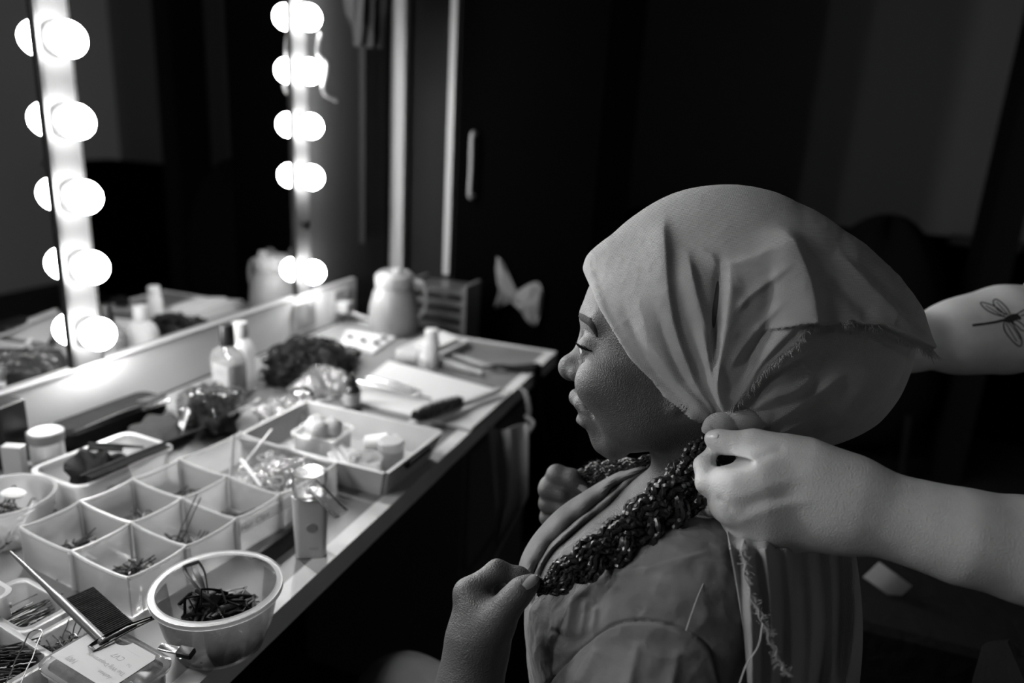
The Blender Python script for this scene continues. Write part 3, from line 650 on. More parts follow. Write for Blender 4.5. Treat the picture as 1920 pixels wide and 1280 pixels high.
o = MB().tube(P, .0034, 8, close=True).build('hair_tie', 'dark', loc=p); tag(o, 'black hair tie round the neck of the crinkled bag', 'hair tie')
P = [(R @ np.array([.019 * math.cos(q), .015 * math.sin(q), .007])) for q in np.linspace(0, 2 * math.pi, 28, endpoint=False)]; MB().tube(P, .0026, 8, close=True).build('second_loop', 'dark', o)
# dark wig: a mound of curls
wg = empty('dark_wig', (-.925, 1.345, TZ)); tag(wg, 'heap of dark curly wig hair between the bottles and the jug', 'wig')
th = np.linspace(.02, math.pi / 2, 12); ph = np.linspace(0, 2 * math.pi, 36, endpoint=False)
MB().rings([np.stack([np.sin(t) * np.cos(ph) * .088, np.sin(t) * np.sin(ph) * .105, np.full(36, np.cos(t) * .066)], 1) * (1 + .05 * np.sin(5 * ph + 3 * t))[:, None] for t in th[::-1]]).build('cap', 'hair', wg)
cm = MB(); rg = np.random.default_rng(5)
for i in range(230):
    t = rg.uniform(0, 1.5); f_ = rg.uniform(0, 6.28); c_ = np.array([math.sin(t) * math.cos(f_) * .088, math.sin(t) * math.sin(f_) * .108, math.cos(t) * .068 + .002])
    r = rg.uniform(.008, .017); ax = rg.normal(size=3); ax /= np.linalg.norm(ax); u = np.cross(ax, [0, 0, 1.]); u /= np.linalg.norm(u); w_ = np.cross(ax, u)
    a = np.linspace(0, rg.uniform(3.5, 7.5), 16); P = c_ + np.cos(a)[:, None] * u * r + np.sin(a)[:, None] * w_ * r + a[:, None] * ax * .0012
    P[:, 2] = np.maximum(P[:, 2], .002); cm.tube(P, rg.uniform(.0012, .0028), 5)
cm.build('curls', 'hair', wg)['kind'] = 'stuff'
for k_, (x, y, z) in enumerate(((-.90, 1.46, .062), (-.955, 1.41, .064))):
    crumple('wig_wisp', ('dark tuft of hair at the far side of the wig heap', 'dark tuft of hair on the mirror side of the wig heap')[k_], (x, y, TZ), .03, .035, .02, 'hair', 'hair', 40 + k_)
# dropper bottle
p = T(661, 766); db = empty('dropper_bottle', p, .2); tag(db, 'little dark dropper bottle with a pale label in front of the notebook', 'bottle')
MB().lathe([(.0150, 0), (.0165, .002), (.0165, .040), (.0120, .048), (.0085, .050)], 28).build('body', 'amber', db); MB().lathe([(.0095, .049), (.0098, .050), (.0095, .062), (.0060, .064), (.0055, .072), (.0005, .075)], 24).build('cap', 'dark', db)
MB().lathe([(.0169, .010), (.0169, .036)], 28, cap=False).build('label', 'offwhite', db)
# notebook
P4 = [T(960, 738, .006)[:2], T(885, 806, .006)[:2], T(637, 748, .006)[:2], T(728, 676, .006)[:2]]
nb = empty('spiral_notebook', (0, 0, TZ)); tag(nb, 'open spiral notebook with blank pages overhanging the table edge', 'notebook')
def quadslab(P, z0, z1):
    mb = MB(); mb.add([(*p_, z0) for p_ in P] + [(*p_, z1) for p_ in P], [(0, 1, 2, 3), (7, 6, 5, 4), (0, 4, 5, 1), (1, 5, 6, 2), (2, 6, 7, 3), (3, 7, 4, 0)]); return mb
quadslab(P4, .0008, .0022).build('cover', 'dgrey', nb, smooth=False)
cc_ = np.mean(P4, 0); quadslab([cc_ + (p_ - cc_) * .985 for p_ in P4], .0023, .008).build('pages', 'paper', nb, smooth=False)
sp = MB(); a_, b_ = P4[0], P4[3]; n_ = 40
for i in range(n_):
    c_ = a_ + (b_ - a_) * (i + .5) / n_; dn = (b_ - a_) / np.linalg.norm(b_ - a_); nn = np.array([-dn[1], dn[0]])
    sp.tube([(*(c_ + nn * .0045 * math.cos(q)), .0055 + .005 * math.sin(q)) for q in np.linspace(0, 2 * math.pi, 10, endpoint=False)], .0007, 5, close=True)
sp.build('spiral_wire', 'dark', nb)['kind'] = 'stuff'
# bristle brush
a0, a1 = T(770, 795, .020), T(938, 730, .020); d = a1 - a0; Ln = np.linalg.norm(d); ex = d / Ln; ey = np.cross([0, 0, 1.0], ex); ey /= np.linalg.norm(ey); ez = np.cross(ex, ey)
hbz = empty('hair_brush', a0, M=m4(np.stack([ex, ey, ez], 1), a0)); tag(hbz, 'wooden hairbrush lying with dark bristles up on the notebook', 'brush')
t_ = np.linspace(0, 1, 30); hw = np.where(t_ < .55, .0215 * np.sqrt(np.clip(1 - ((t_ - .27) / .29) ** 2, .05, 1)), .008 + .003 * np.sin((t_ - .55) / .45 * math.pi)); hw[-1] = .004
MB().rings([np.stack([np.full(14, Ln * t), np.cos(q) * w_, np.sin(q) * .0062 - .006 * (0 if t < .5 else 0)], 1) for t, w_ in zip(t_, hw) for q in [np.linspace(0, 2 * math.pi, 14, endpoint=False)]]).build('handle', 'wood', hbz)
br = MB()
for i in range(22):
    for j in range(9):
        x = Ln * (.04 + .47 * i / 21); y = (j - 4) / 4 * .0175 * math.sqrt(max(.05, 1 - ((x / Ln - .27) / .27) ** 2)); g_ = [rnd.gauss(0, .0009), rnd.gauss(0, .0009)]
        br.tube([(x, y, .003), (x + g_[0], y + g_[1], .019)], [.0015, .0009], 5)
br.build('bristles', 'dark', hbz)['kind'] = 'stuff'
# long tweezers / section clips on the notebook
for k_, (p, q, lab) in enumerate((((672, 716), (808, 748), 'long steel clip lying nearest the dropper bottle on the notebook'), ((690, 708), (790, 735), 'second steel clip lying across the notebook pages'))):
    a0, a1 = T(*p, .022), T(*q, .012); d = a1 - a0; Ln = np.linalg.norm(d); ex = d / Ln; ey = np.cross([0, 0, 1.0], ex); ey /= np.linalg.norm(ey); ez = np.cross(ex, ey)
    c_ = empty('metal_clip', a0, M=m4(np.stack([ex, ey, ez], 1), a0)); tag(c_, lab, 'clip')
    MB().tube([(0, .004, 0), (Ln * .5, .006, .002), (Ln, .001, 0)], [.003, .0048, .002], 8, flat=.5).build('arm', 'steel', c_); MB().tube([(0, -.004, .004), (Ln * .5, -.006, .006), (Ln, -.001, .002)], [.003, .0048, .002], 8, flat=.5).build('arm', 'steel', c_)
    MB().tube([(Ln * .8 + .008 * math.cos(t), .008 * math.sin(t), .004) for t in np.linspace(0, 6.28, 16, endpoint=False)], .0012, 6, close=True).build('spring', 'steel', c_)
# pump bottle, tubes, boxes and papers behind the notebook
p = T(808, 688); pb = empty('pump_bottle', p, .2); tag(pb, 'small white upright bottle behind the notebook', 'bottle')
MB().lathe([(.0175, 0), (.019, .002), (.019, .058), (.0165, .066), (.010, .068)], 28).build('body', 'white', pb); MB().lathe([(.0150, .066), (.0155, .068), (.0155, .090), (.014, .092)], 28).build('cap', 'white', pb)
for k_, (a_, b_, r_, m_, lab) in enumerate((((745, 668), (795, 672), .017, 'offwhite', 'fat pale tube lying left of the small white bottle'), ((822, 676), (905, 700), .010, 'lgrey', 'slim grey tube lying right of the small white bottle'), ((850, 668), (930, 690), .008, 'mgrey', 'darker slim tube lying behind the slim grey one'))):
    a0, a1 = T(*a_, r_), T(*b_, r_); d = a1 - a0; Ln = np.linalg.norm(d); ex = d / Ln; ey = np.cross([0, 0, 1.0], ex); ez = np.cross(ex, ey)
    tt = empty('cream_tube', a0, M=m4(np.stack([ex, ey, ez], 1), a0)); tag(tt, lab, 'tube')
    MB().tube([(0, 0, 0), (.004, 0, 0), (Ln * .75, 0, 0), (Ln * .8, 0, 0)], [r_ * .8, r_, r_ * .95, r_ * .6], 16).build('body', m_, tt); MB().tube([(Ln * .78, 0, 0), (Ln, 0, 0)], r_ * .62, 16).build('cap', 'white' if k_ == 0 else 'lgrey', tt)
o = quadslab([T(882, 637, .02)[:2], T(800, 678, .02)[:2], T(742, 655, .02)[:2], T(818, 618, .02)[:2]], TZ, TZ + .020).build('flat_box', 'offwhite', smooth=False); tag(o, 'flat pale cardboard box behind the small white bottle', 'box')
quadslab([T(860, 634, .03)[:2], T(812, 655, .03)[:2], T(780, 642, .03)[:2], T(830, 620, .03)[:2]], TZ + .0202, TZ + .030).build('papers', 'paper', smooth=False); bpy.data.objects['papers']['label'] = 'white folded papers on top of the flat pale box'; bpy.data.objects['papers']['category'] = 'papers'
o = quadslab([T(742, 632, .004)[:2], T(700, 662, .004)[:2], T(638, 645, .004)[:2], T(650, 620, .004)[:2]], TZ, TZ + .006).build('paper_pile', 'paper', smooth=False); tag(o, 'loose white papers lying in front of the jug', 'papers')
for k_, (x, y) in enumerate(((655, 633), (680, 640), (705, 645), (718, 636))):
    p = T(x, y, .008); o = MB().lathe([(.009, 0), (.010, .002), (.010, .010), (.008, .012), (.0005, .012)], 16).build('small_pot', 'lgrey', loc=p); tag(o, 'tiny pale pot standing on the papers before the jug', 'pot', 'tiny pots on the papers')
# dark fabric over the table edge and its white strap
o = MB(); P = []
for i, u in enumerate(np.linspace(0, 1, 14)):
    row = []
    for j, v_ in enumerate(np.linspace(0, 1, 10)):
        a_ = T(905 + 70 * v_, 690 - 8 * v_, .01); x_ = a_[0] + u * .13; y_ = a_[1] + .05 * u
        drop = max(0, x_ - (TXE + .006)); z_ = TZ + .012 + .004 * math.sin(8 * u + 5 * v_)
        if drop > 0: z_ -= drop * 3.0; x_ = TXE + .006 + drop * .25
        row.append((x_, y_, z_))
    P.append(row)
o.grid(P, .003); o = o.build('black_cloth', 'blackcloth'); tag(o, 'black cloth folded over the far table edge behind the notebook', 'cloth')
P = spline([T(975, 727, .0), dep(985, 735, 1.62), dep(992, 765, 1.60), dep(990, 790, 1.60), dep(985, 800, 1.6)], 24); o = MB().tube(P, .0055, 8, flat=.35).build('white_strap', 'whitecloth'); tag(o, 'pale strap hanging down from the black cloth', 'strap')
P = spline([dep(915, 790, 1.58), dep(940, 818, 1.56), dep(975, 822, 1.56), dep(1000, 795, 1.58), dep(985, 780, 1.6)], 30); o = MB().tube(P, .004, 8).build('looped_wire', 'mgrey'); tag(o, 'grey wire loop hanging below the table edge', 'wire')
# the pale hanging cloth panel under the table edge
P = []
for u in np.linspace(0, 1, 16):
    L_, R_ = 915 + 15 * math.sin(u * 2), 990 - 4 * u
    y_ = 800 + 250 * u; rgt = R_ if u < .55 else R_ - (u - .55) / .45 * 60
    P.append([dep(L_ + (rgt - L_) * v_, y_ + 6 * math.sin(5 * v_), 1.50 + .012 * math.sin(9 * v_ + 2 * u)) for v_ in np.linspace(0, 1, 10)])
o = MB().grid(P, .003).build('hanging_towel', 'mgrey'); tag(o, 'dim grey towel hanging below the table edge behind the far hand', 'towel')
# jug
p = T(739, 622); jg = empty('thermos_jug', (p[0], p[1], TZ)); tag(jg, 'grey bulbous jug with a white lid at the far end of the table', 'jug')
MB().lathe([(.060, 0), (.064, .004), (.068, .035), (.066, .070), (.056, .110), (.047, .128)], 40).build('body', 'jug', jg)
for i in range(9): MB().lathe([(.0665 - .0003 * i, .020 + i * .009), (.0680 - .0004 * i * i * .2, .0245 + i * .009), (.0665 - .0004 * i, .029 + i * .009)], 40, cap=False)
MB().lathe([(.049, .126), (.051, .128), (.052, .152), (.049, .158), (.044, .160), (.040, .166), (.010, .168), (.0005, .168)], 40).build('lid', 'juglid', jg)
MB().rbox(.022, .016, .014, .004, .002, (.018, -.02, .165)).build('lid_button', 'juglid', jg)
MB().tube(spline([(.045, .01, .145), (.078, .012, .140), (.088, .012, .105), (.082, .012, .065), (.062, .010, .045)], 24), [.008] * 24, 10, flat=.7).build('handle', 'jug', jg)
# sockets and plug on the upstand
def sock(px_, py_, lab):
    a = onx(px_, py_, WX + .02); s_ = empty('power_socket', (WX + .018, a[1], a[2])); tag(s_, lab, 'socket')
    MB().box((.004, 0, 0), (.008, .086, .072)).build('plate', 'mgrey', s_, smooth=False)
    MB().box((.009, .018, .022), (.004, .012, .016)).build('switch', 'lgrey', s_, smooth=False); MB().lathe([(.017, 0), (.017, .0015), (.0005, .0015)], 20).xf(ry(math.pi / 2), (.0075, -.006, -.006)).build('faceplate', 'lgrey', s_); return s_
sock(570, 590, 'pale wall socket with nothing plugged in, nearest the wig'); sock(640, 566, 'pale wall socket carrying a white plug, beside the jug')
a = onx(640, 574, WX + .03); pl = empty('white_plug', a); tag(pl, 'white plug with its cable in the socket beside the jug', 'plug')
MB().rbox(.036, .040, .032, .006, .003, (.012, 0, -.016)).build('body', 'lgrey', pl)
MB().tube(spline([(.02, 0, -.012), (.05, .03, -.03), (.08, .08, -.05), (.09, .16, -.045), (.10, .22, -.04)], 30), .0045, 8).build('cable', 'white', pl)
# slatted dark crate behind the jug
p = np.array([-.875, 1.955, 0]); ct_ = empty('slatted_crate', (p[0], p[1], 0)); tag(ct_, 'dark slatted stand against the cupboard behind the jug', 'crate')
for z in np.arange(.42, .86, .035): MB().box((0, 0, z), (.16, .10, .018)).build('slat', 'dgrey', ct_, smooth=False)
for x in (-.083, .083): MB().box((x, 0, .43), (.012, .11, .86)).build('side_post', 'cab', ct_, smooth=False)
# things hanging by the top of the far strip
hg = MB(); rg = np.random.default_rng(12); P = []
o = crumple('dark_garment', 'black garment hanging on the wall right of the far bulbs', (WX + .075, 1.80, 1.47), .055, .085, .22, 'blackcloth', 'garment', 51, rough=.4)
for k_, (a_, y_, z_) in enumerate((((615, 45), 1.66, 0), ((622, 75), 1.66, 0))): pass
P = spline([onx(600, 62, WX + .05), onx(596, 100, WX + .05), onx(612, 122, WX + .06), onx(606, 170, WX + .06), onx(630, 188, WX + .06)], 40); o = MB().tube(P, .005, 8).build('electric_flex', 'dgrey'); tag(o, 'pale cord dangling beside the second far bulb', 'cord')
# white cloth bow on the cupboard
p = ony(972, 556, 2.095); bw = empty('tied_cloth', p); tag(bw, 'white cloth tied in a bow, hanging in the dark beyond the table', 'cloth')
def lobe(pts):
    c_ = np.mean(pts, 0); m = MB(); n_ = len(pts); fr = [(x, -.012 + .010 * math.sin(9 * x * 10), z) for x, z in pts]
    s_ = spline([(x, 0, z) for x, z in pts], 28, True); R_ = [np.array([c_[0], 0, c_[1]]) + (s_ - [c_[0], 0, c_[1]]) * k + [0, -.016 * math.sin(math.acos(min(1, k))), 0] for k in (1, .85, .6, .3, .05)]
    for i, k in enumerate((1, .85, .6, .3, .05)): R_[i] = R_[i] + np.stack([np.zeros(28), .006 * np.sin(np.arange(28) * 1.1) * k, np.zeros(28)], 1)
    B_ = [r * [1, -1, 1] for r in R_]; m.rings(B_[::-1] + R_[1:]); return m
sc_ = 2.25 / FPX
lob = lambda L: lobe([((x - 972) * sc_, -(y - 556) * sc_) for x, y in L])
lob([(970, 552), (940, 500), (925, 487), (928, 530), (935, 555), (925, 585), (950, 572)]).build('left_loop', 'whitecloth', bw); lob([(965, 550), (1000, 525), (1018, 535), (1016, 590), (1005, 610), (980, 585), (962, 570)]).build('right_loop', 'whitecloth', bw)
# dim dark heap of coats on a chair, a dark table and a paper further back
ch = empty('coat_covered_chair', (.42, 3.25, 0)); tag(ch, 'black coats heaped over a round-backed chair far behind the head', 'chair')
m = MB(); th = np.linspace(.03, math.pi - .03, 20); ph = np.linspace(0, 2 * math.pi, 36, endpoint=False)
m.rings([np.stack([(.27 + .12 * max(0, -math.cos(t))) * np.sin(t) * np.cos(ph), .22 * np.sin(t) * np.sin(ph), .55 + .47 * np.full(36, np.cos(t))], 1) * (1 + .03 * np.sin(5 * ph))[:, None] for t in th[::-1]]).build('coats', 'blackcloth', ch)
for x in (-.2, .2):
    for y in (-.16, .16): MB().tube([(x, y, 0), (x * .9, y * .9, .3)], .015, 8).build('leg', 'dark', ch)
sd = empty('dark_sideboard', (.75, 4.1, 0)); tag(sd, 'long black sideboard against the far wall', 'sideboard')
MB().box((0.1, 0, .42), (3.2, .5, .84)).build('body', 'black', sd, smooth=False); MB().box((.1, 0, .855), (3.24, .54, .03)).build('top', 'black', sd, smooth=False)
p = ony(1845, 462, 3.95); o = MB().rbox(.30, .10, .05, .02, .01).build('folded_shirt', 'dgrey', loc=(p[0], 3.95, .871), rz=-.2); tag(o, 'dim folded garment on the sideboard at the far right', 'garment')
st = MB().box((.80, 3.33, 1.3), (.10, .25, 2.6)).build('black_drape', 'blackcloth'); tag(st, 'black drape at the far right edge of the room', 'drape')
# a tall case behind the woman with a paper tag on it
RR_, UU_, BK_ = RW[:, 0], RW[:, 1], RW[:, 2]
p = dep(1665, 1090, 1.25); o = MB().rbox(.42, .34, float(p[2]) - .022, .02, .01).build('black_case', 'blackcloth', loc=(float(p[0]) + .04, float(p[1]) + .06, 0)); tag(o, 'tall black case standing behind the shoulder, under a paper tag', 'case'); R = rz(.2) @ rx(-1.1) @ rz(-.75)
o = MB().grid([[(RR_ * .80 - UU_ * .58) * x + (RR_ * .55 + UU_ * .75 + BK_ * .3) * y + BK_ * .004 * math.cos(x * 60) for x in np.linspace(-.034, .034, 7)] for y in np.linspace(-.019, .019, 4)], .0008).build('paper_tag', 'paper', loc=p); tag(o, 'small white paper tag on the dark seat behind the shoulder', 'tag')
# ================================================================ sculpting: smooth signed-distance volumes turned into one surface
class SDF:
    def __init__(s): s.p = []; s.lo = np.full(3, 9.); s.hi = np.full(3, -9.)
    def _reg(s, fn, c, r, k, op):
        c = np.asarray(c, float); s.p.append((fn, c, r, k, op))
        if op == 'u': s.lo = np.minimum(s.lo, c - r); s.hi = np.maximum(s.hi, c + r)
        return s
    def cone(s, a, b, ra, rb, k=.008, op='u'):
        a = np.asarray(a, float); b = np.asarray(b, float); d = b - a; L2 = max(d.dot(d), 1e-12)
        def fn(P):
            q = P - a; t = np.clip(q @ d / L2, 0, 1); return np.linalg.norm(q - t[:, None] * d, axis=1) - (ra + (rb - ra) * t)
        return s._reg(fn, (a + b) / 2, np.linalg.norm(d) / 2 + max(ra, rb), k, op)
    def path(s, P, R, k=.008, op='u', k0=None):
        for i in range(len(P) - 1): s.cone(P[i], P[i + 1], R[i], R[i + 1], k0 if (i == 0 and k0 is not None) else k, op)
        return s
    def ell(s, c, ax, r, k=.01, op='u'):
        """ax: rows are unit axes; r: radii"""
        c = np.asarray(c, float); A = np.asarray(ax, float); r = np.asarray(r, float)
        def fn(P):
            q = (P - c) @ A.T / r; k0 = np.linalg.norm(q, axis=1); k1 = np.linalg.norm(q / r, axis=1)
            return k0 * (k0 - 1) / np.maximum(k1, 1e-6)
        return s._reg(fn, c, float(r.max()), k, op)
    def fun(s, fn, c, r, k=.01, op='u'): return s._reg(fn, c, r, k, op)
    def __call__(s, P, margin=.035):
        d = np.full(len(P), .2)
        for fn, c, r, k, op in s.p:
            m = np.nonzero(((P - c) ** 2).sum(1) < (r + margin + k) ** 2)[0]
            if not len(m): continue
            v = fn(P[m]); a = d[m]
            if op == 'u': h = np.maximum(k - np.abs(a - v), 0) / k; d[m] = np.minimum(a, v) - h * h * k / 4
            elif op == 's': v = -v; h = np.maximum(k - np.abs(a - v), 0) / k; d[m] = np.maximum(a, v) + h * h * k / 4
            else: h = np.maximum(k - np.abs(a - v), 0) / k; d[m] = np.maximum(a, v) + h * h * k / 4
        return d
def nets(f, lo, hi, h, B=8, slack=1.35, chunk=1500):
    """sparse surface nets: returns vertices, quads"""
    lo = np.asarray(lo, float) - 2 * h; hi = np.asarray(hi, float) + 2 * h; S = B * h
    nb = np.ceil((hi - lo) / S).astype(int)
    I = np.stack(np.meshgrid(*[np.arange(n) for n in nb], indexing='ij'), -1).reshape(-1, 3)
    C = lo + (I + .5) * S; d = np.concatenate([f(C[i:i + 200000]) for i in range(0, len(C), 200000)])
    I = I[np.abs(d) < S * .87 * slack]
    g = np.arange(B + 1); G = np.stack(np.meshgrid(g, g, g, indexing='ij'), -1).reshape(-1, 3)
    N = nb * B + 2; keyf = lambda q: (q[..., 0].astype(np.int64) * N[1] + q[..., 1]) * N[2] + q[..., 2]
    VK, VP, EK = [], [], [[], [], []]; ES = [[], [], []]
    c8 = np.array([[a, b, c] for a in (0, 1) for b in (0, 1) for c in (0, 1)])
    edges = [(i, j) for i in range(8) for j in range(i + 1, 8) if np.abs(c8[i] - c8[j]).sum() == 1]
    for s0 in range(0, len(I), chunk):
        b = I[s0:s0 + chunk]; base = b * B; q = base[:, None, :] + G[None]
        D = f((lo + q.reshape(-1, 3) * h)).reshape(len(b), B + 1, B + 1, B + 1)
        cor = [D[:, c[0]:c[0] + B, c[1]:c[1] + B, c[2]:c[2] + B] for c in c8]
        neg = sum((c < 0).astype(np.int8) for c in cor); act = np.argwhere((neg > 0) & (neg < 8))
        if not len(act): continue
        cv = np.stack([c[tuple(act.T)] for c in cor], 1)
        acc = np.zeros((len(act), 3)); cnt = np.zeros(len(act))
        for i, j in edges:
            m = (cv[:, i] < 0) != (cv[:, j] < 0); t = cv[m, i] / (cv[m, i] - cv[m, j]); acc[m] += c8[i] + (c8[j] - c8[i]) * t[:, None]; cnt[m] += 1
        cell = base[act[:, 0]] + act[:, 1:]
        VP.append(lo + (cell + acc / cnt[:, None]) * h); VK.append(keyf(cell))
        for ax in range(3):
            sl = [slice(0, B)] * 3; s2 = list(sl); s2[ax] = slice(1, B + 1)
            a = D[(slice(None), *sl)]; c = D[(slice(None), *s2)]; m = np.argwhere((a < 0) != (c < 0))
            if len(m): EK[ax].append(base[m[:, 0]] + m[:, 1:]); ES[ax].append(a[tuple(m.T)] < 0)
    VK = np.concatenate(VK); VP = np.concatenate(VP); o = np.argsort(VK); VK = VK[o]; VP = VP[o]
    F = []
    for ax in range(3):
        if not EK[ax]: continue
        e = np.concatenate(EK[ax]); sg = np.concatenate(ES[ax]); u = np.zeros(3, int); w = np.zeros(3, int); u[(ax + 1) % 3] = 1; w[(ax + 2) % 3] = 1
        ids = []; ok = np.ones(len(e), bool)
        for off in (0 * u, -u, -u - w, -w):
            kk = keyf(e + off); j = np.searchsorted(VK, kk); j = np.minimum(j, len(VK) - 1); ok &= VK[j] == kk; ids.append(j)
        q = np.stack(ids, 1)[ok]; sg = sg[ok]; q[~sg] = q[~sg][:, ::-1]; F.append(q)
    return VP, np.concatenate(F)
def vnormals(V, F):
    n = np.cross(V[F[:, 2]] - V[F[:, 0]], V[F[:, 3]] - V[F[:, 1]]); N = np.zeros_like(V)
    for i in range(4): np.add.at(N, F[:, i], n)
    return N / np.maximum(np.linalg.norm(N, axis=1, keepdims=True), 1e-12)
def relax(V, F, it=2, a=.5, mask=None):
    for _ in range(it):
        S_ = np.zeros_like(V); c = np.zeros(len(V))
        for i in range(4):
            j = F[:, (i + 1) % 4]; np.add.at(S_, F[:, i], V[j]); np.add.at(c, F[:, i], 1); np.add.at(S_, j, V[F[:, i]]); np.add.at(c, j, 1)
        W = V + a * (S_ / np.maximum(c, 1)[:, None] - V)
        V = W if mask is None else np.where(mask[:, None], W, V)
    return V
def fastmesh(name, V, F, m, parent=None):
    me = bpy.data.meshes.new(name); nv, nf = len(V), len(F)
    me.vertices.add(nv); me.vertices.foreach_set('co', np.asarray(V, np.float32).ravel())
    me.loops.add(nf * 4); me.loops.foreach_set('vertex_index', np.asarray(F, np.int32).ravel())
    me.polygons.add(nf); me.polygons.foreach_set('loop_start', np.arange(0, nf * 4, 4, dtype=np.int32)); me.polygons.foreach_set('loop_total', np.full(nf, 4, np.int32))
    me.update(calc_edges=True); me.validate(); me.polygons.foreach_set('use_smooth', [True] * len(me.polygons))
    me.materials.append(M_[m] if isinstance(m, str) else m)
    o = bpy.data.objects.new(name, me); COL.objects.link(o)
    if parent is not None: o.parent = parent
    return o
def polyd(P, L):
    """distance to a 2-d polyline, side (+ left of travel), and position 0..1 along it"""
    L = np.asarray(L, float); best = np.full(len(P), 1e9); side = np.zeros(len(P)); along = np.zeros(len(P))
    seg = np.linalg.norm(L[1:] - L[:-1], axis=1); cum = np.concatenate([[0], np.cumsum(seg)])
    for i in range(len(L) - 1):
        a = L[i]; d = L[i + 1] - a; t = np.clip((P - a) @ d / d.dot(d), 0, 1); q = P - a - t[:, None] * d; r = np.linalg.norm(q, axis=1)
        m = r < best; best[m] = r[m]; side[m] = np.sign(d[0] * q[m, 1] - d[1] * q[m, 0]); along[m] = (cum[i] + t[m] * seg[i]) / cum[-1]
    return best, side, along
def decal(V, F, src, dirn, pts, tris, off, name, m, parent, thick=0.0):
    """drape a drawing (points in space) along a direction onto the surface V, F"""
    from mathutils.bvhtree import BVHTree
    bv = BVHTree.FromPolygons([tuple(v) for v in V], [tuple(int(i) for i in f) for f in F]); out = []; d = Vector(dirn)
    for p in pts:
        hit, nn, _, _ = bv.ray_cast(Vector(p) - d * .2, d, .6)
        if hit is None:
            hit, nn, _, _ = bv.find_nearest(Vector(p))
        out.append(np.array(hit) - np.array(dirn) * off)
    return MB().add(out, tris).build(name, m, parent)
# camera-plane directions of the place: to the right, up, and back towards the viewer
RR, UU, BK = RW[:, 0], RW[:, 1], RW[:, 2]
def J(px, py, d, r=None):
    p = dep(px, py, d); return p if r is None else (p, r * d / FPX)
def chain(s, L, k=.007, k0=None):
    P = [dep(a, b, c) for a, b, c, _ in L]; R = [r * c / FPX for _, _, c, r in L]; s.path(P, R, k, k0=k0); return P, R
# ================================================================ the seated woman
M_['skin'] = mat('dark_skin', .088, .42, .45, fine=(800, .4, .0012), bump=(90, .10, .002), vary=(45, .078, .10), sss=.1)
M_['skin2'] = mat('fair_skin', .66, .5, .4, fine=(700, .3, .001), bump=(70, .12, .002), vary=(30, .60, .72), sss=.15)
M_['nail'] = mat('nail', .42, .25, .5); M_['nail2'] = mat('pale_nail', .72, .25, .5)
M_['eyewhite'] = mat('eye_white', .75, .15, .6); M_['iris'] = mat('iris', .01, .1, .7); M_['brow'] = mat('brow_hair', .012, .7, .2, bump=(400, .6, .001))
M_['lip'] = mat('lip', .15, .3, .5)
M_['scarf'] = mat('woven_scarf', .48, .85, .15, wave=(330, .5, .0008, 'XZ'), bump=(34, .5, .006), vary=(9, .45, .52), sheen=.15)
M_['dress'] = mat('brushed_cotton', .17, .8, .2, bump=(26, .5, .008), vary=(14, .15, .21), sheen=.1, fine=(1500, .1, .0003))
M_['thread'] = mat('thread', .6, .8, .2); M_['seam'] = mat('seam_shadow', .03, .9, .1)
M_['tattoo'] = mat('tattoo_ink', .03, .5, .3)
HD = .74; K = HD / FPX; PSI = math.radians(15)
H0 = dep(1250, 640, HD)
FW = -math.cos(PSI) * RR - math.sin(PSI) * BK; LF = -math.sin(PSI) * RR + math.cos(PSI) * BK; DN = -UU
HA = np.stack([FW, LF, DN]) # rows
def hp(X, Y, V): return H0 + (X * FW + Y * LF + V * DN) * K
def he(s, c, r, k=12, op='u', tilt=0.0):
    A = HA
    if tilt: c_, s_ = math.cos(tilt), math.sin(tilt); A = np.stack([FW * c_ + DN * s_, LF, DN * c_ - FW * s_])
    return s.ell(hp(*c), A, np.array(r) * K, k * K, op)
def hc(s, a, b, ra, rb, k=12, op='u'): return s.cone(hp(*a), hp(*b), ra * K, rb * K, k * K, op)
def head(s, ears=True):
    he(s, (-22, 0, -40), (182, 141, 165), 5)
    he(s, (58, 0, 66), (102, 108, 122), 40)
    for y in (-1, 1):
        hc(s, (143, y * 16, -50), (116, y * 84, -36), 13, 14, 24)
        he(s, (99, y * 73, 76), (62, 52, 52), 30)
        hc(s, (92, y * 36, 188), (-50, y * 76, 112), 24, 26, 40)
        he(s, (40, y * 72, 130), (72, 44, 62), 40)
    hc(s, (110, 0, 186), (100, 0, 194), 32, 30, 30)
    he(s, (124, 0, 124), (44, 58, 52), 26)
    for y in (-1, 1):
        he(s, (166, y * 52, 2), (20, 26, 14), 16, 's')
        he(s, (128, y * 58, 11), (31, 32, 27), 9)
        he(s, (160, y * 60, 17), (17, 28, 6.5), 3, 's')
        hc(s, (154, y * 50, 44), (138, y * 80, 40), 2, 2, 10, 's')
    hc(s, (136, 0, -22), (160, 0, 26), 17, 19, 18)
    he(s, (178, 0, 50), (29, 28, 27), 14)
    for y in (-1, 1): he(s, (163, y * 24, 60), (20, 15, 17), 8); he(s, (174, y * 13, 76), (9, 7, 7), 4, 's')
    # lips and the gap between them
    for y in (-1, 1):
        hc(s, (168, 0, 108), (156, y * 26, 118), 17, 14, 5); hc(s, (156, y * 26, 118), (136, y * 48, 137), 14, 5, 5)
        hc(s, (157, 0, 152), (148, y * 24, 152), 14, 11, 5); hc(s, (148, y * 24, 152), (136, y * 46, 141), 11, 5, 5)
        hc(s, (184, 0, 124), (172, y * 24, 133), 3.5, 3.5, 4, 's'); hc(s, (172, y * 24, 133), (146, y * 54, 141), 3.5, 2.5, 4, 's')
        hc(s, (146, y * 44, 84), (128, y * 68, 128), 4, 3, 18, 's')
    hc(s, (166, 0, 172), (160, 0, 172), 8, 8, 16, 's')
    for y in ((-1, 1) if ears else ()): hc(s, (-22, y * 98, 94), (-16, y * 104, 114), 12, 12, 9); he(s, (-12, y * 117, 110), (5, 4, 7), 4, 's')
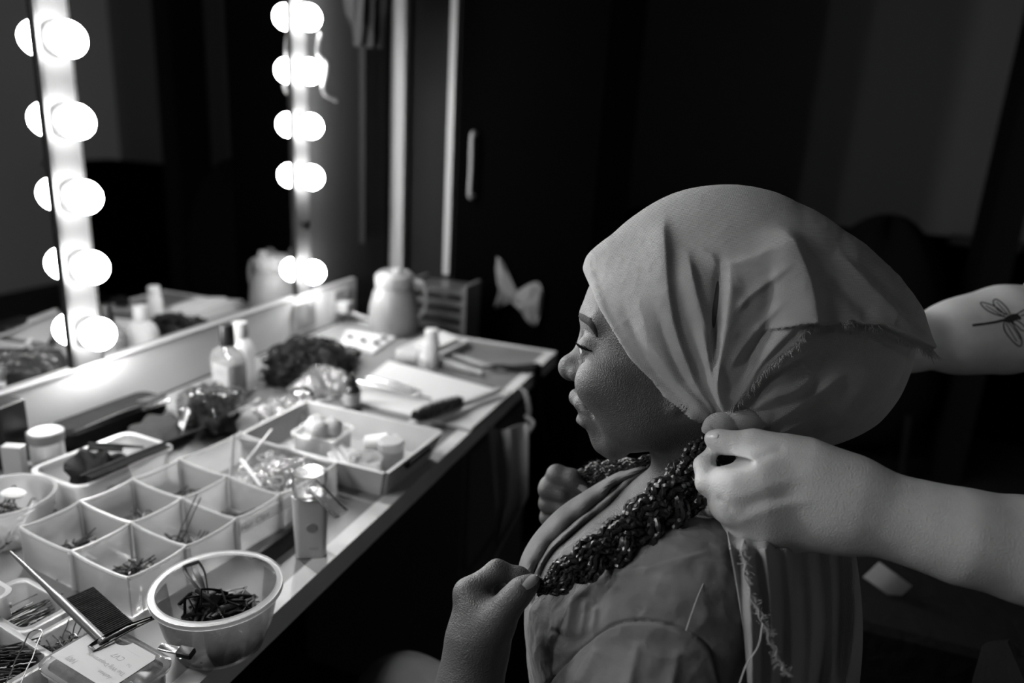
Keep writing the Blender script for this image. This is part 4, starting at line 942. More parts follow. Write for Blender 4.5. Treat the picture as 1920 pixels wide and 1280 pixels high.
def torso(s, e=0.0):
    s.cone(dep(1305, 985, .765), dep(1290, 1090, .78), .055 + e, .10 + e, .04)
    s.cone(dep(1262, 985, .755), dep(1110, 1085, .745), .034 + e, .030 + e, .03)
    s.cone(dep(1228, 958, .79), dep(1105, 1050, .80), .030 + e, .030 + e, .03)
    s.ell(dep(1245, 1250, .78), np.stack([RR, BK, UU]), np.array([.120, .145, .16]) + e, .06)
    s.cone(dep(1285, 1115, .665), dep(1240, 1100, .92), .058 + e, .058 + e, .06)
    s.cone(dep(1150, 1175, .715), dep(1135, 1160, .80), .068 + e, .068 + e, .06)
    s.ell(dep(1240, 1600, .80), np.stack([RR, BK, UU]), np.array([.13, .15, .25]) + e, .08)
def sleeves(s, e=0.0):
    q = e * FPX / .63
    chain(s, [(1285, 1130, .655, 105 + q), (1200, 1330, .63, 95 + q), (1120, 1470, .62, 84 + q)], .03)
    chain(s, [(1225, 1100, .93, 92 + q * .7), (1160, 1260, .99, 78 + q * .7)], .03)
W = SDF(); head(W)
W.cone(hp(-75, 0, 110), dep(1318, 960, .765), .050, .050, .025)
s_ = W
torso(W); sleeves(W)
# left arm: shoulder, elbow below the picture, forearm up to the near hand
chain(s_, [(1120, 1470, .62, 82), (930, 1420, .645, 72), (876, 1300, .655, 54), (893, 1225, .66, 50)], .02)
S2 = W
chain(S2, [(893, 1225, .66, 50), (898, 1180, .662, 47), (893, 1135, .664, 34)], .02)       # back of the hand
chain(S2, [(905, 1200, .655, 42), (930, 1165, .648, 34), (958, 1128, .643, 23), (978, 1106, .643, 20), (998, 1091, .645, 15)], .010)      # thumb
chain(S2, [(893, 1140, .664, 30), (877, 1110, .667, 24), (932, 1070, .672, 19.5), (974, 1079, .672, 15), (1003, 1094, .668, 12)], .006, .012)       # first finger
chain(S2, [(900, 1150, .672, 28), (884, 1128, .680, 23), (926, 1100, .690, 18), (950, 1116, .688, 15), (934, 1136, .680, 13)], .004, .012)
chain(S2, [(905, 1165, .680, 26), (890, 1146, .692, 21), (926, 1126, .700, 17), (938, 1146, .692, 14)], .004, .012)
chain(S2, [(915, 1180, .690, 24), (900, 1168, .702, 19), (928, 1150, .708, 15), (934, 1166, .700, 12)], .004, .012)
# right arm and far hand
chain(s_, [(1160, 1260, .99, 74), (1110, 1330, .97, 62), (1090, 1150, .91, 50), (1076, 1010, .875, 38), (1068, 965, .87, 36)], .02)
chain(s_, [(1068, 965, .87, 36), (1062, 925, .868, 33), (1058, 905, .868, 27)], .015)
chain(s_, [(1066, 930, .862, 26), (1044, 890, .852, 18), (1072, 897, .846, 17), (1095, 917, .844, 12.5)], .006, .01)
for (y, r, dd) in ((914, 16.5, .856), (941, 15.5, .860), (967, 13.5, .866)):
    chain(s_, [(1062, y + 6, dd + .012, r + 5), (1028, y - 3, dd, r), (1026, y + 4, dd - .004, r), (1052, y + 12, dd - .010, r - 2)], .0035, .008)
chain(s_, [(1075, 950, .872, 24), (1092, 925, .866, 18), (1108, 905, .862, 13)], .006, .01)
wv, wf = nets(W, W.lo, W.hi, .0017)
wv = relax(wv, wf, 1, .4)
woman = fastmesh('person', wv, wf, 'skin'); tag(woman, 'woman in a headscarf, seen from the side, holding the two ends of her braids', 'person')
from mathutils import noise as mnoise
from mathutils.bvhtree import BVHTree
def project(P):
    c = (P - CAMP) @ RW; return np.stack([960 + FPX * c[:, 0] / -c[:, 2], 640 - FPX * c[:, 1] / -c[:, 2]], 1)
def sstep(x, a, b): t = np.clip((x - a) / (b - a), 0, 1); return t * t * (3 - 2 * t)
# -------- eyes, brow
for y in (-1, 1):
    c = hp(130, y * 58, 13); th = np.linspace(.01, math.pi - .01, 18); ph = np.linspace(0, 2 * math.pi, 28, endpoint=False)
    gz = FW * .96 - UU * 0 + LF * 0.0 ; A_ = np.stack([LF, np.cross(FW, LF), FW])
    sph = lambda r, t0, t1, n: [(np.stack([np.sin(t) * np.cos(ph), np.sin(t) * np.sin(ph), np.full(28, np.cos(t))], 1) * r) @ A_ for t in np.linspace(t0, t1, n)]
    e_ = MB().rings([c + q for q in sph(26.0 * K, .01, 3.13, 18)[::-1]]).build('eye', 'eyewhite', woman)
    MB().rings([c + q for q in sph(26.6 * K, .01, .45, 6)[::-1]]).build('iris', 'iris', e_)
def on_surface(V, F):
    return BVHTree.FromPolygons([tuple(v) for v in V.tolist()], [tuple(f) for f in F.tolist()])
wb_ = on_surface(wv, wf)
def hit(bv, px, py, fallback=.7):
    r = ray(px, py); r = r / np.linalg.norm(r); h_, n_, _, _ = bv.ray_cast(Vector(CAMP), Vector(r), 3.0)
    if h_ is None: h_, n_, _, _ = bv.find_nearest(Vector(dep(px, py, fallback)))
    return np.array(h_), np.array(n_)
def patch(bv, L, name, m, parent, off=.0005, bulge=0.0, sub=5, dz=0.0):
    """a thin raised patch on a surface; L: list of (px, py, half width) along its middle line; follows the surface"""
    L = np.array(L, float); P = spline(L, 16); rows = []
    t = np.gradient(P[:, :2], axis=0); t /= np.linalg.norm(t, axis=1, keepdims=True); nn = np.stack([-t[:, 1], t[:, 0]], 1); base = []
    for i in range(len(P)):
        row = []
        for w in np.linspace(-1, 1, sub):
            q = P[i, :2] + nn[i] * w * P[i, 2]; h_, n_ = hit(bv, *q); row.append(h_ + n_ * (off + bulge * (1 - w * w)))
        rows.append(row)
    return MB().grid(rows, -.0 ).build(name, m, parent) if not dz else MB().grid(rows, dz).build(name, m, parent)
patch(wb_, [(1084.5, 590, 4.5), (1091, 594, 6), (1099, 599, 6.5), (1108, 607, 5.5), (1115, 618, 4), (1120, 632, 1.5)], 'eyebrow', 'brow', woman, .0004, .0006, 7)
lm = MB()
for i in range(26):
    u = i / 25; b_, n_ = hit(wb_, 1088 + 22 * u, 648.5 + 9 * u + 2 * math.sin(u * 3)); dr_ = FW * 1.0 + UU * (.25 + .2 * math.sin(i)) - LF * .3 * (1 - u) + LF * .55 * u
    dr_ /= np.linalg.norm(dr_); lm.tube([b_, b_ + dr_ * .003 , b_ + dr_ * .006 + UU * .0022], [.0006, .0004, .00015], 4)
lm.build('eyelashes', 'brow', woman)['kind'] = 'stuff'
# thumb and finger nails of both her hands
patch(wb_, [(983, 1101, 6.5), (990, 1095, 9), (999, 1087, 9.5), (1007, 1079, 6.5)], 'thumb_nail', 'nail', woman, .0004, .0006)
patch(wb_, [(1084, 911, 4), (1090, 914, 5.5), (1097, 918, 5.5), (1101, 921, 3)], 'finger_nail', 'nail', woman, .0004, .0005)

# -------- the headscarf
OUT = np.array([(1097, 492), (1103, 474), (1150, 437), (1200, 396), (1260, 364), (1330, 352), (1400, 357), (1480, 387), (1560, 434), (1636, 489), (1694, 543), (1729, 590), (1740, 635), (1729, 690), (1702, 745), (1655, 795), (1590, 826), (1500, 842), (1420, 842),
                (1345, 842), (1270, 828), (1190, 785), (1130, 705), (1098, 620), (1090, 550)], float)
PC = np.array([1400., 600.]); q_ = OUT - PC; an_ = np.arctan2(q_[:, 1], q_[:, 0]); ra_ = np.linalg.norm(q_, axis=1); o_ = np.argsort(an_); an_, ra_ = an_[o_], ra_[o_]
AN = np.concatenate([an_ - 2 * math.pi, an_, an_ + 2 * math.pi]); RA = np.tile(ra_, 3)
gA = np.linspace(-math.pi, math.pi, 361); gR = np.interp(gA, AN, RA)
for _ in range(3): gR = (np.roll(gR[:-1], 1) + 2 * gR[:-1] + np.roll(gR[:-1], -1)) / 4; gR = np.append(gR, gR[0])
def pillow(P):
    q = (P - H0) / K; u = q @ RR; v = -(q @ UU); w = q @ BK
    w = w - (.2 * u - .00060 * np.clip(u - 30, 0, None) ** 2); du = u - (PC[0] - 1250); dv = v - (PC[1] - 640)
    r = np.hypot(du, dv); R_ = np.interp(np.arctan2(dv, du), gA, gR); rho = r / R_; Tt = 143.0; wt = np.abs(w) / Tt; n = 2.05
    S = np.maximum((rho ** n + wt ** n) ** (1 / n), 1e-6); g = np.sqrt(((rho / S) ** (n - 1) / R_) ** 2 + ((wt / S) ** (n - 1) / Tt) ** 2)
    return (S - 1) / np.maximum(g, 1e-4) * K
CUT = [(500, -172), (166, -156), (155, -134), (128, -88), (97, -42), (53, 26), (-8, 92), (-76, 137), (-117, 160), (-190, 225), (-600, 320)]
def cutf(P):
    q = (P - H0) / K; d, sd, _ = polyd(np.stack([q @ FW, q @ DN], 1), CUT); return -sd * d * K
HS = SDF(); head(HS, False)
def scarf_field(P):
    a = pillow(P); b = HS(P) - 4.5 * K; k = 14 * K; h = np.maximum(k - np.abs(a - b), 0) / k; d = np.minimum(a, b) - h * h * k / 4
    c = cutf(P); k = 2 * K; h = np.maximum(k - np.abs(d - c), 0) / k; return np.maximum(d, c) + h * h * k / 4
c0 = dep(1400, 600, .74); ext = np.abs(RR) * .19 + np.abs(UU) * .145 + np.abs(BK) * .12
sv, sf = nets(scarf_field, c0 - ext, c0 + ext, .00115)
sv = relax(sv, sf, 3, .5)
nrm = vnormals(sv, sf); near = sstep(nrm @ BK, -.15, .35); px = project(sv)
D = np.zeros(len(sv))
def fold(L, A, wl, wr, t0=.15, t1=.9, p=1.6):
    """A in head units; wl / wr: widths to the left / right of travel"""
    global D
    L = spline(np.array(L, float), 24); d, sd, al = polyd(px, L); w = np.where(sd > 0, wr, wl)   # y points down in the picture
    tap = sstep(al, 0, t0) * (1 - sstep(al, t1, 1.0)) if t0 > 0 else 1.0
    D += A * np.exp(-(d / w) ** p) * tap
def crease(L, A, w): fold(L, A, w, w, .2, .8, 1.3)
# travelling downwards, 'left' of travel is the side towards the back of the head
fold([(1247, 395), (1249, 450), (1252, 530), (1266, 615), (1297, 695), (1345, 788)], 10, 9, 40, .12, .97)
fold([(1285, 455), (1300, 540), (1322, 620), (1340, 700), (1364, 790)], 8, 9, 22, .2, .97)
fold([(1310, 600), (1328, 680), (1350, 750), (1362, 790)], 5, 5, 12, .2, .97)
fold([(1372, 480), (1362, 560), (1350, 640), (1346, 710), (1368, 785)], 12, 30, 7, .25, .96)
fold([(1352, 470), (1347, 540), (1340, 610), (1338, 660)], -8, 10, 9, .3, .7)
fold([(1106, 500), (1137, 590), (1182, 668), (1240, 735), (1310, 782)], 2.5, 7, 7, .05, .95, 2.5)
fold([(1190, 540), (1225, 640), (1280, 720), (1330, 780)], 5, 18, 22, .35, .95)
fold([(1160, 540), (1195, 640), (1250, 722), (1310, 775)], -3, 10, 10, .35, .9)
fold([(1225, 560), (1262, 665), (1305, 735), (1340, 785)], -4, 12, 9, .3, .9)
fold([(1440, 405), (1478, 470), (1505, 540), (1516, 608)], 15, 24, 62, .35, .99, 1.5)
fold([(1440, 470), (1442, 540), (1430, 620), (1400, 690), (1375, 750)], -6, 18, 16, .3, .85)
fold([(1500, 600), (1455, 640), (1415, 690), (1382, 752)], 6, 8, 16, .2, .95)
fold([(1470, 560), (1425, 610), (1390, 650), (1362, 690)], 4, 8, 9, .3, .8)
fold([(1480, 500), (1440, 530), (1400, 560), (1372, 590)], 3.5, 7, 9, .3, .8)
fold([(1290, 455), (1330, 480), (1350, 500), (1400, 490), (1450, 470)], 2.5, 8, 10, .3, .8)
fold([(1400, 775), (1440, 742), (1500, 728), (1560, 700)], 8, 9, 18, .15, .6)
fold([(1410, 795), (1470, 775), (1540, 745), (1620, 690)], 6, 10, 16, .15, .6)
fold([(1430, 812), (1500, 800), (1580, 770)], 5, 9, 12, .15, .6)
fold([(1395, 765), (1425, 722), (1480, 690), (1560, 660)], -5, 9, 9, .15, .6)
fold([(1560, 470), (1620, 540), (1690, 610), (1742, 655)], 5, 12, 16, .3, .95)
fold([(1540, 500), (1590, 560), (1640, 600)], -4, 14, 14, .3, .8)
fold([(1600, 480), (1660, 545), (1722, 630)], -3.5, 9, 9, .3, .9)
FR = [(1368, 772), (1392, 742), (1436, 692), (1470, 662), (1498, 640), (1515, 612), (1545, 611), (1575, 608), (1592, 602), (1615, 610), (1650, 612), (1700, 636), (1752, 662)]
d_, sd_, al_ = polyd(px, FR); q_ = -sd_ * d_
flap = sstep(q_, -1.2, 1.6) * (px[:, 1] > 380)
D += 7.0 * (sstep(q_, -1.0, 1.4)) * np.exp(-np.clip(q_, 0, None) / 120) + 1.2 * np.exp(-((q_ - 4) / 4) ** 2) - 2.5 * np.exp(-((q_ + 7) / 8) ** 2)
q3 = (sv - H0) / .02
nz = np.array([mnoise.noise(Vector((p[0] * 1.3, p[1] * 1.3, p[2] * 1.3))) for p in q3]); nz2 = np.array([mnoise.noise(Vector((p[0] * .7 + 9, p[1] * .7, p[2] * .7))) for p in q3])
D *= 1.6 * (.35 + .65 * sstep(np.hypot(px[:, 0] - 1362, px[:, 1] - 792), 12, 95)); below = sstep(-q_, -1.0, 2.5) * sstep(px[:, 0], 1440, 1550); D -= 26 * below; D += .7 * (1 - 2 * np.sqrt(np.abs(nz))) * (1 - .6 * below) + 1.6 * nz2
head_top = sstep(px[:, 1], 380, 470)
sv2 = sv + nrm * (D * near * (.35 + .65 * head_top) * K)[:, None]
scarf = fastmesh('headscarf', sv2, sf, 'scarf', woman); scarf['label'] = 'creased woven headscarf gathered in a knot below the ear'
sb_ = on_surface(sv2, sf)
# frayed threads along the flap's edge, and the loose corner
fm = MB(); rg = np.random.default_rng(3); FRs = spline(np.array(FR, float), 400)
for i in range(760):
    p = FRs[rg.integers(2, 398)] + rg.normal(0, .8, 2); h_, n_ = hit(sb_, p[0], p[1], .72); ln = rg.uniform(.0015, .0065); a = rg.normal(1.75, .7)
    dd = RR * math.cos(a) * .8 - UU * math.sin(a) + n_ * .5; dd /= np.linalg.norm(dd); b2 = dd + rg.normal(0, .5, 3)
    fm.tube([h_ - n_ * .0005, h_ + dd * ln * .6 + n_ * .0006, h_ + dd * ln + b2 * ln * .25 + n_ * .0003], [.00030, .00024, .00012], 4)
tip = dep(1741, 655, .732)
for i in range(26):
    a = rg.normal(.95, .16); dd = RR * math.cos(a) - UU * math.sin(a) + BK * rg.normal(0, .2); ln = rg.uniform(.009, .021)
    s0_ = tip - (RR * .7 - UU) * .006 + rg.normal(0, .0014, 3); fm.tube([s0_, s0_ + dd * ln * .5, s0_ + dd * ln + rg.normal(0, .0018, 3)], [.0008, .0006, .00015], 5)
fm.build('frayed_edge', 'scarf', scarf)['kind'] = 'stuff'
# the twisted gather the fingers hold
def twist(pts, tw, k, amp, name, m, parent, n=44, seg=90):
    P = spline(np.array([dep(a, b, c) for a, b, c, _ in pts]), seg); R_ = np.interp(np.linspace(0, 1, seg), np.linspace(0, 1, len(pts)), [r * c / FPX for _, _, c, r in pts])
    T_ = np.gradient(P, axis=0); T_ /= np.linalg.norm(T_, axis=1, keepdims=True); a = np.linspace(0, 2 * math.pi, n, endpoint=False); rr = []
    for i in range(seg):
        x = np.cross(T_[i], BK); x /= np.linalg.norm(x); y = np.cross(x, T_[i]); u = i / (seg - 1)
        w = 1 - amp * np.abs(np.sin((k * a + tw * u) / 2)) ** .35 * -1 - amp
        w = 1 + amp * (np.abs(np.sin((k * a + tw * u) / 2)) ** .5 - 1)
        rr.append(P[i] + (np.cos(a)[:, None] * x + np.sin(a)[:, None] * y) * (R_[i] * w)[:, None])
    return MB().rings(rr).build(name, m, parent)
kh = hit(sb_, 1385, 785)[0]; kd = float(-((kh - CAMP) @ BK)) 
twist([(1320, 812, kd - .012, 5), (1328, 802, kd - .012, 15), (1346, 794, kd - .010, 22), (1375, 789, kd - .006, 25), (1405, 786, kd - .002, 26), (1438, 776, kd + .004, 26), (1475, 764, kd + .02, 14)], 24, 1, .22, 'knot', 'scarf', scarf)
# the tail of the scarf hanging below the gripping hand
rows = []
for v_ in np.linspace(0, 1.6, 110):
    y = 985 + 330 * v_; Lx = 1362 + 40 * v_ + 8 * math.sin(v_ * 3); Rx = 1596 + 22 * math.sin(v_ * 2.6) - 60 * max(0, v_ - 1); row = []
    for u in np.linspace(0, 1, 90):
        z = .590 + .06 * (1 - sstep(np.array(v_), 0.0, .14)) + .085 * u + .010 * math.sin(u * 11 + 2.2 * v_ + 1.4 * math.sin(3 * v_ + 4 * u)) * (.4 + .8 * u) + .006 * math.sin(u * 37 + 3 * v_) + .012 * u
        row.append(dep(Lx + (Rx - Lx) * u, y, z))
    rows.append(row)
tl_ = MB().grid(rows, .0012).build('scarf_tail', 'scarf', scarf)
EDG = spline(np.array([(1394, 1012), (1398, 1060), (1408, 1110), (1426, 1150), (1444, 1195), (1462, 1240), (1478, 1268)], float), 60)
fm = MB()
for i in range(230):
    j = rg.integers(0, 59); p = EDG[j]; s0_ = dep(p[0] + rg.normal(0, 3), p[1], .578); a = rg.uniform(0, 6.28); ln = rg.uniform(.001, .005)
    dd = RR * math.cos(a) + UU * math.sin(a) * 1.3 + BK * rg.uniform(-.2, .3); fm.tube([s0_, s0_ + dd * ln * .6, s0_ + dd * ln + rg.normal(0, .0008, 3)], .00022, 4)
fm.tube([dep(x + 4 * math.sin(i * .9), y, .578) for i, (x, y) in enumerate(EDG)], .0008, 5)
fm.tube([dep(x + 3 * math.cos(i * .7) - 3, y, .577) for i, (x, y) in enumerate(EDG[:45])], .0006, 5)
fm.tube(spline([dep(1430, 1168, .577), dep(1422, 1210, .576), dep(1400, 1245, .576), dep(1385, 1285, .576)], 30), .0006, 5)
fm.build('frayed_selvedge', 'thread', tl_)['kind'] = 'stuff'

# -------- braids
def plait(pts, name, parent, period, m=9, micro=.0016, seg=260, seed=0, flat=.62):
    P = spline(np.array([dep(a, b, c) for a, b, c, _ in pts]), seg); R_ = np.interp(np.linspace(0, 1, seg), np.linspace(0, 1, len(pts)), [r * c / FPX for _, _, c, r in pts])
    T_ = np.gradient(P, axis=0); L_ = np.concatenate([[0], np.cumsum(np.linalg.norm(P[1:] - P[:-1], axis=1))]); T_ /= np.linalg.norm(T_, axis=1, keepdims=True)
    X_ = np.cross(T_, BK); X_ /= np.linalg.norm(X_, axis=1, keepdims=True); Y_ = np.cross(X_, T_); mb = MB(); rg = np.random.default_rng(seed)
    for i in range(3):
        ph = L_ / period * 2 * math.pi + i * 2 * math.pi / 3; ox_ = np.sin(ph) * .50; oy_ = np.sin(2 * ph) * .34 * flat
        for j in range(m):
            a0_ = 2 * math.pi * j / (m - 1); rr = 0.0 if j == m - 1 else .33; a_ = a0_ + L_ / period * 3.0 + rg.uniform(-.2, .2); st = rg.uniform(0, 6)
            wob = .03 * np.sin(L_ * 130 + st)
            C_ = P + X_ * (R_ * (ox_ + rr * np.cos(a_) * .95 + wob))[:, None] + Y_ * (R_ * (oy_ + rr * np.sin(a_) * .9 * flat * 1.3))[:, None]
            mr = np.maximum(R_ * .118, .0009) * (1 + .16 * np.sin(L_ / .0048 * 2 * math.pi + st)); mb.tube(C_, mr, 6)
            # the herringbone lobes of each fine braid
            k_ = .0004 + R_ * .05; hb = L_ / .0048 * math.pi + st; mb.tube(C_ + X_ * (np.sin(hb) * k_)[:, None] + Y_ * (np.abs(np.cos(hb)) * k_ + R_ * .05)[:, None], mr * .72, 5)
    for i in range(150):   # flyaway hairs
        j = rg.integers(5, seg - 5); d_ = rg.normal(size=3); d_ -= T_[j] * d_.dot(T_[j]); d_ /= np.linalg.norm(d_); s0_ = P[j] + d_ * R_[j] * .75; ln = rg.uniform(.003, .009)
        mb.tube([s0_, s0_ + d_ * ln * .5 + T_[j] * ln * .4, s0_ + d_ * ln * .7 + T_[j] * ln], .0001, 3)
    return mb.build(name, 'braidhair', parent)
M_['braidhair'] = mat('braided_hair', .022, .30, .6)
b_ = plait([(1372, 778, .70, 22), (1340, 815, .692, 30), (1318, 858, .682, 40), (1292, 905, .668, 54), (1245, 955, .655, 60), (1185, 998, .647, 54), (1125, 1035, .645, 46), (1070, 1070, .646, 39), (1030, 1096, .650, 27), (1006, 1106, .655, 14)], 'braid', woman, .085, seed=2)
b_ = plait([(1330, 845, .80, 20), (1260, 862, .80, 20), (1205, 872, .80, 20), (1160, 878, .815, 21), (1125, 884, .838, 24), (1098, 893, .848, 22), (1082, 902, .856, 12)], 'braid', woman, .07, seed=5)
for k_, (x, y, o) in enumerate(((1328, 828, 0), (1336, 850, 10), (1345, 875, 22), (1352, 905, 34), (1340, 930, 20))):
    plait([(1372, 800, .70, 8), (x, y, .70, 9), (x - 14, y + 60, .69, 10), (x - 44, y + 120, .685, 10)], 'thin_braid', woman, .022, 4, seg=90, seed=10 + k_)

# -------- the dress
DS = SDF(); torso(DS, .006); sleeves(DS, .007)
NK = SDF(); chain(NK, [(1330, 850, .765, 80), (1235, 930, .75, 78), (1150, 990, .735, 58), (1060, 1065, .725, 40), (1000, 1110, .72, 24)], .01)
def dress_field(P):
    d = DS(P); c = -NK(P); k = .004; h = np.maximum(k - np.abs(d - c), 0) / k; return np.maximum(d, c) + h * h * k / 4
dv, df = nets(dress_field, DS.lo, np.minimum(DS.hi, 9), .0018)
dv = relax(dv, df, 1, .5); nrm = vnormals(dv, df); near = sstep(nrm @ BK, -.2, .3); px = project(dv); D = np.zeros(len(dv))
SEAM = spline(np.array([(1025, 1285), (1050, 1255), (1085, 1222), (1108, 1200), (1150, 1172), (1200, 1163), (1250, 1170), (1290, 1186), (1330, 1215), (1350, 1290)], float), 60)
d_, sd_, al_ = polyd(px, SEAM); D += -7 * np.exp(-(d_ / 2.6) ** 2) + 8 * sstep(sd_ * d_, 0, 7) * np.exp(-np.clip(sd_ * d_, 0, None) / 60)
fold([(1078, 1115), (1072, 1150), (1066, 1195)], 5, 5, 10, .25, .8); fold([(1100, 1120), (1096, 1160), (1090, 1200)], 5, 5, 9, .25, .8); fold([(1118, 1130), (1116, 1160), (1112, 1190)], 4, 4, 8, .25, .8)
fold([(1030, 1180), (1050, 1190), (1062, 1210)], -4, 5, 5); fold([(1140, 1080), (1210, 1065), (1290, 1045), (1345, 1030)], 3, 4, 9, .2, .8); fold([(1150, 1100), (1175, 1125), (1205, 1150)], -3.5, 9, 9)
fold([(1130, 1215), (1110, 1250), (1095, 1290)], 6, 10, 14); fold([(1200, 1200), (1190, 1245), (1180, 1290)], 5, 9, 13); fold([(1270, 1215), (1265, 1250), (1255, 1290)], 5, 10, 9); fold([(1060, 1130), (1130, 1085), (1200, 1060)], 3, 9, 20)
q3 = (dv - H0) / .022; nz = np.array([mnoise.noise(Vector((p[0] * .8, p[1] * .8, p[2] * .8))) for p in q3]); nz2 = np.array([mnoise.noise(Vector((p[0] * 1.7 + 4, p[1] * 1.7, p[2] * 1.7))) for p in q3])
D += 1.6 * (1 - 2 * np.sqrt(np.abs(nz))) + 3.0 * nz2
dress = fastmesh('dress', dv + nrm * (D * (.4 + .6 * near) * K)[:, None], df, 'dress', woman)
rows = []
oL = spline(np.array([(972, 1072), (984, 1035), (1010, 995), (1050, 954), (1095, 924), (1150, 892), (1205, 868)], float), 40); iL = spline(np.array([(1000, 1085), (1018, 1048), (1050, 1010), (1092, 972), (1132, 936), (1152, 910), (1212, 884)], float), 40)
for i in range(40):
    row = []; zz_ = .745 + .06 * (i / 39)
    for u in np.linspace(0, 1, 12): q = oL[i] + (iL[i] - oL[i]) * u; row.append(dep(q[0], q[1], zz_ + .012 - .022 * math.sin(u * 2.6) + .002 * math.sin(i * .9 + u * 5)))
    rows.append(row)
MB().grid(rows, .0016).build('collar', 'dress', dress)
MB().tube(spline([dep(1357, 995, .655), dep(1345, 1040, .63), dep(1318, 1095, .60), dep(1300, 1140, .585), dep(1286, 1182, .575)], 40), .00035, 5).build('loose_thread', 'thread', dress)
# ================================================================ the hairdresser, standing at the right
HDR = SDF(); s_ = HDR
# near forearm and gripping hand
chain(s_, [(2330, 1120, .63, 125), (2080, 1075, .61, 106), (1920, 1030, .605, 90), (1800, 1004, .61, 80), (1700, 976, .62, 70), (1600, 948, .63, 74), (1560, 938, .632, 76)], .02)
chain(s_, [(1585, 925, .632, 64), (1500, 885, .638, 58), (1440, 862, .642, 42), (1408, 838, .648, 29)], .02)                 # ball of the thumb
chain(s_, [(1412, 839, .648, 29), (1368, 832, .652, 21.5), (1345, 824, .655, 16), (1334, 822, .657, 12.5)], .008)
chain(s_, [(1570, 930, .630, 60), (1420, 900, .628, 38), (1380, 908, .630, 30)], .02); chain(s_, [(1570, 955, .632, 58), (1430, 945, .632, 38), (1372, 948, .636, 27)], .02)
chain(s_, [(1570, 965, .64, 54), (1440, 975, .645, 38), (1395, 985, .65, 26)], .02); chain(s_, [(1570, 970, .65, 50), (1460, 990, .665, 36), (1420, 1003, .675, 22)], .02)
chain(s_, [(1382, 908, .630, 29), (1327, 905, .645, 21), (1320, 872, .655, 17.5), (1336, 848, .662, 13.5)], .006, .014)
chain(s_, [(1374, 950, .638, 26), (1332, 948, .665, 18.5), (1330, 905, .682, 16), (1345, 880, .69, 13)], .005, .014)
chain(s_, [(1396, 986, .652, 25), (1352, 976, .685, 18), (1350, 935, .70, 15), (1365, 915, .705, 12)], .005, .014)
chain(s_, [(1420, 1003, .677, 21), (1388, 1000, .702, 15), (1382, 970, .715, 13), (1390, 950, .72, 11)], .005, .012)
A_ = np.stack([RR * .985 + UU * .17, UU * .985 - RR * .17, BK])
s_.ell(dep(1376, 866, .632), A_, (31 * .632 / FPX, 8 * .632 / FPX, .032), .003, 's')
# far arm passing behind the head, elbow at the picture's edge, upper arm rising
chain(s_, [(2060, 250, 1.06, 74), (1998, 560, 1.00, 60), (1985, 600, .99, 60)], .02)
chain(s_, [(1975, 608, .99, 70), (1880, 618, .98, 74), (1800, 630, .975, 62), (1700, 645, .96, 44), (1640, 650, .95, 42), (1590, 655, .93, 44)], .03)
for k_, (y, r) in enumerate(((630, 12), (648, 13), (668, 13), (688, 11))): chain(s_, [(1590, 645 + 6 * k_, .93, 18), (1530, y, .915, r), (1490, y + 4, .905, r - 1)], .004)
chain(s_, [(1600, 690, .93, 18), (1560, 715, .915, 14), (1530, 722, .905, 12)], .005)
# trunk, neck and head off the right side
s_.cone(dep(2480, 900, .86), dep(2440, 300, .92), .12, .13, .06); s_.cone(dep(2390, 240, .80), dep(2330, 200, 1.06), .06, .06, .05); chain(s_, [(2390, 240, .80, 100), (2430, 700, .70, 90), (2330, 1120, .63, 115)], .03)
chain(s_, [(2330, 200, 1.06, 78), (2060, 250, 1.06, 72)], .03)
s_.cone(dep(2400, 180, .92), dep(2330, 60, .93), .055, .055, .03); s_.ell(dep(2240, -60, .93), np.stack([RR, BK, UU]), (.095, .075, .12), .02); s_.ell(dep(2100, -45, .93), np.stack([RR, BK, UU]), (.03, .015, .02), .02)
s_.cone(dep(2150, 60, .93), dep(2200, 70, .93), .025, .035, .03)
for y in (-1, 1): s_.ell(dep(2110, -85, .93) + BK * y * .034, np.stack([RR, BK, UU]), (.016, .018, .011), .008, 's'); s_.ell(dep(2150, -82, .93) + BK * y * .034, np.stack([RR, BK, UU]), (.017, .017, .015), .006); s_.ell(dep(2300, -60, .93) + BK * y * .075, np.stack([RR, BK, UU]), (.018, .008, .03), .006)
hv, hf = nets(HDR, HDR.lo, HDR.hi, .0021)
hv = relax(hv, hf, 1, .5); nr = vnormals(hv, hf); px = project(hv); D = np.zeros(len(hv))
# knuckle dimples, tendons, the web of the thumb
fold([(1352, 940), (1400, 925), (1460, 905), (1540, 890)], 2.2, 12, 12, .1, .6); fold([(1375, 985), (1420, 962), (1480, 945), (1560, 935)], 2.2, 9, 9, .1, .6)
fold([(1380, 955), (1430, 940), (1500, 925)], -2.6, 11, 11, .3, .7); fold([(1340, 932), (1362, 945), (1372, 962)], -3, 5, 5, .2, .8)
fold([(1362, 818), (1364, 830), (1360, 846)], -1.2, 3, 3, .2, .8); fold([(1369, 816), (1371, 830), (1368, 848)], -1.0, 3, 3, .2, .8); fold([(1322, 885), (1332, 880), (1345, 880)], -2, 4, 4, .2, .8)
fold([(1306, 920), (1320, 936), (1334, 962), (1350, 990)], -9, 3.5, 3.5, .1, .9); fold([(1405, 862), (1440, 850), (1475, 838)], -3, 10, 10, .3, .8)
hn = sstep(nr @ BK, 0, .4); hv = hv + nr * (D * hn * .45e-3)[:, None]
hd = fastmesh('person', hv, hf, 'skin2'); tag(hd, 'hairdresser at the right edge with a dragonfly tattoo on one forearm, gripping the headscarf', 'person')
hb_ = on_surface(hv, hf)
patch(hb_, [(1324, 820, 4), (1329, 818.5, 6), (1336, 817, 6.5), (1343, 817, 5), (1346, 818, 3.5)], 'thumb_nail', 'nail2', hd, .0003, .0005)
